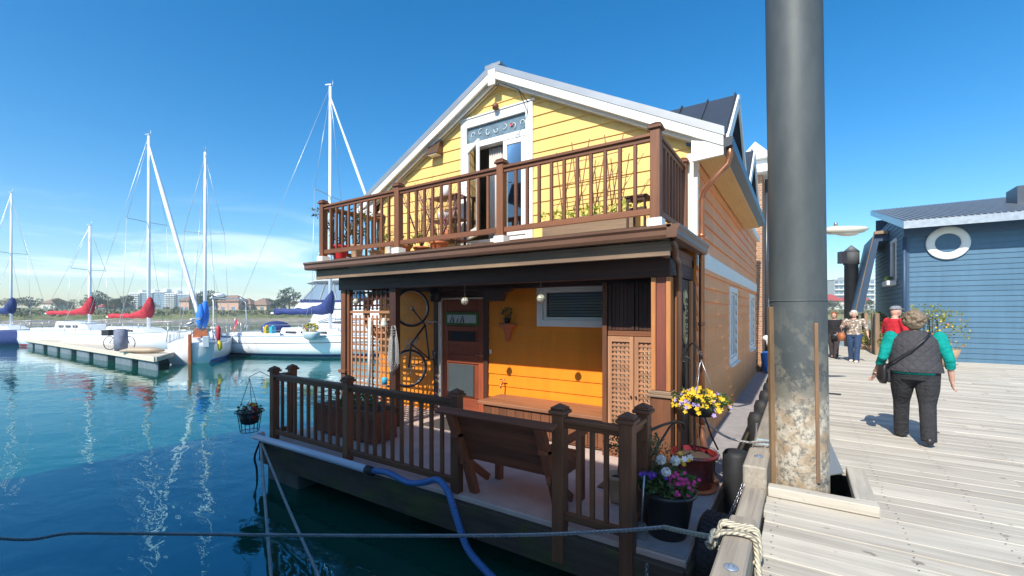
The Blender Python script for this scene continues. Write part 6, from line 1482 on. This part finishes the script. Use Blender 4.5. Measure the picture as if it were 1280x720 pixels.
def cloth(name,base,var=.12):
    t=NT(name); vec=t.new('ShaderNodeTexCoord').outputs['Object']; n=t.noise(t.map(vec,(38,38,38)),1,4); f=t.noise(t.map(vec,(9,9,3.2),(.4,.2,0)),1,4,.5,1.2); g=t.noise(t.map(vec,(5,5,16),(.2,.5,0)),1,3,.5,.8)
    rgb=t.new('ShaderNodeRGB'); rgb.outputs[0].default_value=(*base,1); t.link(t.scale(rgb.outputs[0],t.math('MULTIPLY',t.rng(n,.3,.7,1-var,1+var),t.rng(f,.35,.65,.88,1.1))),t.b.inputs['Base Color']); t.b.inputs['Roughness'].default_value=.85; t.b.inputs['Specular IOR Level'].default_value=.25
    t.link(t.bump(t.math('ADD',f,t.math('MULTIPLY',g,.7)),.9,.035,t.bump(n,.25,.003)),t.b.inputs['Normal']); return t.m
def person(label,loc,rz,s=1.0,feet=((-.1,.1),(.1,-.1)),hands=None,elbows=None,lean=.03,top='x',trous='x',hairm='x',width=1.0,head_turn=0,shoe=None,sleeve='long',hairstyle='short',bagside=None,vest=None,skirt=False,vox=.009,hand_detail=True):
    """facing local +y; heights for a figure 1.62 m tall, scaled by s"""
    e=thing('person',label,'person',loc,rz); V3=lambda *p:Vector(p)*s
    Lf,Rf=feet; hipz=.84; hx=.092*width; shx=.185*width
    hip=[V3(-hx,0,hipz),V3(hx,0,hipz)]; foot=[V3(Lf[0],Lf[1],.06+ (Lf[2] if len(Lf)>2 else 0)),V3(Rf[0],Rf[1],.06+(Rf[2] if len(Rf)>2 else 0))]
    knee=[hip[i].lerp(foot[i],.5)+V3(0,.045,.02) for i in (0,1)]
    sh=[V3(-shx,lean*.7,1.295),V3(shx,lean*.7,1.295)]
    elbows=elbows or ((-.30,.0,1.03),(.30,.0,1.03)); hands=hands or ((-.30,.06,.80),(.30,.06,.80))
    el=[V3(*q) for q in elbows]; ha=[V3(*q) for q in hands]
    hd=V3(0,lean+.02,1.485); T=Matrix.Rotation(head_turn,3,'Z')
    U=lambda m,n,mm,par=e:m.build(n,mm,par,local=True)
    def limb(m,pts,rs,n=14):
        m.tube(pts,rs,n)
        for p,r in zip(pts,rs): m.ell(p,r,r,r,12,7)
    def torso(m,g):
        R=[(.78,.165,.115,0),(.84,.172,.118,0),(.92,.165,.110,.0),(1.0,.150,.100,.01),(1.10,.158,.108,lean*.4),(1.20,.172,.108,lean*.6),(1.28,.165,.092,lean*.75),(1.34,.10,.07,lean*.85)]
        m.loft([(V3(0,y,z),Vector((a*width+g,0,0))*s,Vector((0,b_*width**.7+g,0))*s) for z,a,b_,y in R],20)
    m=MB(); torso(m,-.012)
    m.loft([(V3(0,lean*.8,1.30),V3(.062,0,0),V3(0,.06,0)),(V3(0,lean,1.38),V3(.052,0,0),V3(0,.054,0)),(V3(0,lean+.015,1.44),V3(.05,0,0),V3(0,.055,0))],14)
    m.ell(hd,.074*s,.094*s,.108*s,18,12); m.ell(hd+T@V3(0,.035,-.05),.052*s,.058*s,.055*s,14,8)
    m.loft([(hd+T@V3(0,.088,.022),V3(.010,0,0),V3(0,.010,0)),(hd+T@V3(0,.105,-.018),V3(.016,0,0),V3(0,.014,0)),(hd+T@V3(0,.092,-.028),V3(.012,0,0),V3(0,.010,0))],8)
    for q in (-1,1): m.ell(hd+T@V3(q*.076,-.005,-.005),.012*s,.022*s,.032*s,8,6)
    for i in (0,1):
        limb(m,[hip[i],knee[i],foot[i]+V3(0,0,.03)],[.078*s*width,.052*s,.036*s]); q=-1 if i==0 else 1
        m.ell(foot[i]+V3(0,.05,-.015),.036*s,.10*s,.032*s,12,7)
        limb(m,[sh[i],el[i],ha[i]],[.046*s*width,.037*s,.026*s])
        # hand: palm, four bent fingers, thumb
        d=(ha[i]-el[i]).normalized(); fwd=Vector((0,1,0)); fwd=(fwd-d*fwd.dot(d)).normalized(); out=d.cross(fwd)*(1 if i==0 else -1)
        pc=ha[i]+d*.045*s; X=fwd*.036*s; Y=out*.017*s
        m.loft([(ha[i],X*.68,Y),(ha[i]+d*.03*s,X*.95,Y*1.05),(ha[i]+d*.085*s,X*1.05,Y*.8)],12)
        inn=-out
        for k in range(4):
            b0=ha[i]+d*.08*s+fwd*(.028-.0185*k)*s; ln=(.066,.076,.071,.054)[k]*s
            p1=b0+d*ln*.45+inn*.006*s; p2=p1+(d*.75+inn*.55).normalized()*ln*.33; p3=p2+(d*.45+inn*.85).normalized()*ln*.27
            m.tube([b0-d*.015*s,p1,p2,p3],[.0095*s,.0088*s,.0080*s,.0065*s],8)
        b0=ha[i]+d*.025*s+fwd*.030*s; m.tube([b0,b0+(d*.7+fwd*.7).normalized()*.035*s+inn*.008*s,b0+(d*.9+fwd*.55).normalized()*.062*s+inn*.014*s],[.0125*s,.011*s,.008*s],8)
    body=remesh(U(m,'body',M['skin']),vox*s*.72,3,.4)
    # trousers
    m=MB(); R=[(.775,.165,.118),(.84,.178,.126),(.92,.172,.118),(.96,.166,.112)]
    m.loft([(V3(0,0,z),Vector((a*width+.004,0,0))*s,Vector((0,b_*width**.7+.006,0))*s) for z,a,b_ in R],20)
    for i in (0,1):
        lo=foot[i]+V3(0,-.005,-.025); k=knee[i]
        P=[hip[i]+V3(0,0,.02),hip[i].lerp(k,.5),k,k.lerp(lo,.5),lo]; rs=[.10*width*s,.093*width*s,.075*s*width**.5,.070*s*width**.5,.074*s]
        m.tube(P,rs,16); m.ell(P[0],rs[0],rs[0],rs[0],12,7)

    remesh(U(m,'trousers',trous),vox*s,5)
    m=MB()
    for i in (0,1):
        f=foot[i]+V3(0,.0,-.06); g=V3(0,0,0)
        m.loft([(f+V3(0,-.075,.045),V3(.03,0,0),V3(0,0,.035)),(f+V3(0,-.05,.045),V3(.042,0,0),V3(0,0,.044)),(f+V3(0,.03,.04),V3(.046,0,0),V3(0,0,.04)),(f+V3(0,.11,.03),V3(.048,0,0),V3(0,0,.03)),(f+V3(0,.165,.024),V3(.032,0,0),V3(0,0,.022))],14)
    U(m,'shoes',shoe or M['blackpot'])
    # shirt with sleeves
    m=MB(); R=[(.845,.190,.134,0),(.93,.176,.122,0),(1.0,.165,.114,.01),(1.10,.170,.120,lean*.4),(1.20,.182,.120,lean*.6),(1.28,.174,.104,lean*.75),(1.335,.105,.078,lean*.85)]
    m.loft([(V3(0,y,z),Vector((a*width+.004,0,0))*s,Vector((0,b_*width**.7+.006,0))*s) for z,a,b_,y in R],20)
    for i in (0,1):
        en=el[i].lerp(ha[i],.93 if sleeve=='long' else .42) if sleeve!='short' else sh[i].lerp(el[i],.85)
        P=[sh[i],sh[i].lerp(el[i],.5),el[i],en] if sleeve!='short' else [sh[i],sh[i].lerp(el[i],.45),en]
        rs=[.057*s*width,.054*s*width,.052*s,.047*s][:len(P)] if sleeve!='short' else [.064*s*width,.06*s,.062*s]
        m.tube(P,rs,14); m.ell(P[0],rs[0],rs[0],rs[0],12,7)
        if sleeve!='short': m.ell(el[i],rs[2],rs[2],rs[2],12,7)
    remesh(U(m,'shirt',top),vox*s,5)
    if vest:
        m=MB(); R=[(.872,.212,.152,-.005),(.92,.205,.150,-.005),(1.0,.190,.140,.005),(1.10,.190,.138,lean*.4),(1.20,.190,.134,lean*.6),(1.27,.178,.118,lean*.75),(1.325,.125,.098,lean*.85),(1.37,.078,.080,lean*.9)]
        m.loft([(V3(0,y,z),Vector((a*width+.006,0,0))*s,Vector((0,b_*width**.7+.01,0))*s) for z,a,b_,y in R],24)
        remesh(U(m,'quilted_vest',vest),vox*s,4)
    # hair, eyes, mouth
    m=MB()
    if hairstyle=='curly':
        m.ell(hd+T@V3(0,-.020,.028),.102*s,.105*s,.105*s,18,10); m.ell(hd+T@V3(0,-.06,-.035),.088*s,.060*s,.075*s,14,8)
        for _ in range(190):
            u=rv(); 
            if u.y>.55 or (u.z<-.75): continue
            m.ell(hd+T@V3(u.x*.100,u.y*.102-.024,.018+u.z*.108),.024*s,.024*s,.020*s,7,5)
    elif hairstyle=='cap':
        m.loft([(hd+T@V3(0,-.01,.035),V3(.083,0,0),V3(0,.102,0)),(hd+T@V3(0,-.01,.065),V3(.086,0,0),V3(0,.104,0)),(hd+T@V3(0,.0,.105),V3(.070,0,0),V3(0,.085,0)),(hd+T@V3(0,.0,.120),V3(.03,0,0),V3(0,.04,0))],18)
        m.loft([(hd+T@V3(0,.07,.055),V3(.07,0,0),V3(0,0,.012)),(hd+T@V3(0,.13,.045),V3(.062,0,0),V3(0,0,.010)),(hd+T@V3(0,.165,.035),V3(.03,0,0),V3(0,0,.006))],12)
    else:
        m.ell(hd+T@V3(0,-.022,.034),.086*s,.092*s,.092*s,18,10); m.ell(hd+T@V3(0,-.05,-.03),.078*s,.060*s,.07*s,14,8)
        for q in (-1,1): m.ell(hd+T@V3(q*.070,-.005,.01),.020*s,.045*s,.06*s,10,6)
        for k in range(7): m.ell(hd+T@V3(-.05+k*.017,.062-.004*abs(k-3),.078),.018*s,.024*s,.02*s,8,5)
    remesh(U(m,'flat_cap' if hairstyle=='cap' else 'hair',hairm),vox*s*.8,1 if hairstyle=='curly' else 3,.4)
    if hairstyle!='cap':
        m=MB()
        for _ in range(260 if hairstyle=='curly' else 90):
            u=rv()
            if u.y>.5 or u.z<-.8: continue
            b0=hd+T@V3(u.x*.098,u.y*.098-.024,.018+u.z*.105); r_=random.uniform(.010,.020)*s; ax_=rv(); bx_=ax_.orthogonal().normalized(); a0=random.random()*6
            m.tube([b0+u*.008*s+(bx_*cos(a0+k*.8)+ax_.cross(bx_)*sin(a0+k*.8))*r_ for k in range(6)],.0028*s,4)
        U(m,'hair_curls',hairm)
    for q in (-1,1):
        m=MB(); m.ell(hd+T@V3(q*.031,.083,.012),.012*s,.008*s,.007*s,8,6); U(m,'eye',M['eye'])
    m=MB(); m.ell(hd+T@V3(0,.090,-.055),.022*s,.008*s,.006*s,10,6); U(m,'mouth',M['lip'])
    return e,U,V3,dict(hd=hd,el=el,ha=ha,sh=sh)

grey_tr=cloth('charcoal_trousers',(.032,.032,.036)); teal=cloth('teal_jersey',(.0,.27,.235)); hairb=mat('brown_grey_curls',(.20,.15,.10),.7,.5,(45,45,45),0,.4,.004,coord='o')
vestm=quilt_mat('quilted_charcoal',(.045,.043,.050))
e,U,V3,J=person('person seen from behind in a dark quilted vest over teal sleeves, walking up the boardwalk',(1.18,7.23,DZ),radians(-2),1.0,((-.10,.27),(.10,-.17,.03)),((-.365,.17,.80),(.335,.05,.78)),((-.305,-.02,1.03),(.30,-.03,1.03)),.06,teal,grey_tr,hairb,1.22,0,None,'three','curly',vest=vestm,vox=.008)
m=MB(); m.loft([(V3(-.30,.02,.70),V3(.035,0,0),V3(0,.06,0)),(V3(-.31,.02,.76),V3(.055,0,0),V3(0,.12,0)),(V3(-.30,.02,.92),V3(.045,0,0),V3(0,.12,0)),(V3(-.28,.02,.95),V3(.02,0,0),V3(0,.10,0))],14); bag=tag(m.build('shoulder_bag',M['blackpot'],None,0),'x','bag')
# the bag hangs on the walker: a thing of its own, moved to where the walker is
bag.location=bag.location+Vector((1.18,7.23,DZ)); bag['label']='dark shoulder bag with a strap across the quilted vest'
m=MB(); o_=Vector((1.18,7.23,DZ)); m.tube([o_+Vector(p) for p in ((-.27,-.06,.94),(-.20,-.155,1.02),(-.06,-.183,1.14),(.05,-.165,1.26),(.12,-.09,1.345),(.13,.0,1.36))],.011,6); m.build('strap',M['blackpot'],bag)
m=MB(); p=J['ha'][0].lerp(J['el'][0],.12); d=(J['ha'][0]-J['el'][0]).normalized(); m.torus(p,.031,.004,18,5,d.to_track_quat('Z','Y').to_matrix()); U(m,'bracelet',M['steel'])
facing=lambda ax,ay:atan2(-ax,ay)
toward=radians(172)
e,U,V3,J=person('person with auburn hair dressed all in black, walking towards the camera',(.99,19.0,DZ),toward,1.0,((-.06,.12),(.06,-.05)),((-.10,.16,.86),(.28,-.02,.80)),((-.29,.02,1.05),(.30,-.02,1.04)),.03,cloth('black_jacket',(.022,.020,.022)),cloth('dark_brown_trousers',(.055,.042,.045)),mat('auburn_hair',(.32,.085,.025),.6,.3,(60,60,60),0,coord='o'),1.05,0,None,'long','short',vox=.010)
p=Vector((.99,19.0,DZ))+Matrix.Rotation(toward,3,'Z')@Vector((-.06,.19,.66)); m=MB(); m.loft([(p,(.11,0,0),(0,.05,0)),(p+Vector((0,0,.12)),(.14,0,0),(0,.065,0)),(p+Vector((0,0,.2)),(.10,0,0),(0,.05,0))],12); m.tube([p+Vector((-.09,0,.19)),p+Vector((-.05,0,.27)),p+Vector((.05,0,.27)),p+Vector((.09,0,.19))],.009,5); tag(m.build('handbag',M['blackpot']),'black handbag held in front by the person in black','bag')
def pattern():
    t=NT('mottled_blouse'); vec=t.new('ShaderNodeTexCoord').outputs['Object']; n=t.noise(t.map(vec,(16,16,16)),1,3)
    col=t.mix(t.rng(n,.42,.5,0,1),(.62,.54,.46),(.22,.17,.13)); t.link(col,t.b.inputs['Base Color']); t.b.inputs['Roughness'].default_value=.85; return t.m
e,U,V3,J=person('person with short white hair in a mottled blouse and blue jeans, walking towards the camera',(1.46,17.9,DZ),radians(168),1.03,((-.08,.20),(.08,-.06)),((-.34,.08,.84),(.16,.20,1.17)),((-.30,-.01,1.06),(.32,.03,1.06)),.03,pattern(),cloth('blue_jeans',(.030,.060,.125)),mat('white_hair',(.70,.67,.60),.6,.2,(60,60,60),0,coord='o'),1.1,.25,M['cream'],'three','short',vox=.010)
p=Vector((1.46,17.9,DZ))+Matrix.Rotation(radians(168),3,'Z')@Vector((.33,.03,.66)); m=MB(); m.loft([(p,(.09,0,0),(0,.13,0)),(p+Vector((0,0,.16)),(.12,0,0),(0,.17,0)),(p+Vector((0,0,.27)),(.07,0,0),(0,.11,0))],12); m.tube([p+Vector((0,-.1,.25)),p+Vector((0,-.06,.4)),p+Vector((.02,-.03,.66)),p+Vector((0,.06,.4)),p+Vector((0,.1,.25))],.010,5); tag(m.build('handbag',mat('tan_leather',(.36,.12,.045),.5,.15)),'russet leather bag hanging beside the person in the mottled blouse','bag')
e,U,V3,J=person('person in a red jacket and grey flat cap standing by the blue wall',(1.75,12.95,DZ),radians(-62),1.085,((-.1,.05),(.1,.0)),((-.27,.20,.95),(.27,.22,.95)),((-.30,.03,1.06),(.30,.03,1.06)),.03,cloth('red_jacket',(.50,.022,.035)),cloth('dark_trousers',(.05,.05,.06)),cloth('grey_cap',(.22,.23,.25)),1.12,0,None,'long','cap',vox=.010)

GR={'sailboats moored in the harbour':('red_cover_sailboat','small_sailboat','blue_hull_sailboat','yacht'),'houses on the far shore':('shore_house',),'apartment blocks across the harbour':('apartment_block',),'glass balls hanging in the porch':('glass_ball',),'edge timbers of the boardwalk':('edge_timber',),'timber kerbs round the pile':('hole_kerb',),'pots on the balcony':('balcony_pot',),'pots on the balcony shelf':('shelf_pot',),'hanging pots at the blue house':('hanging_planter',),'planters at the blue house':('flower_planter',),'iron plant stands':('iron_plant_stand',),'plant frames at the blue house':('trellis_stand',),'jerry cans on the yacht':('jerry_can',),'mooring ropes':('mooring_rope',),'chains between deck and boardwalk':('chain',)}
for o in SC.objects:
    if o.parent is None and 'label' in o:
        for g_,ns in GR.items():
            if o.name.split('.')[0] in ns: o['group']=g_
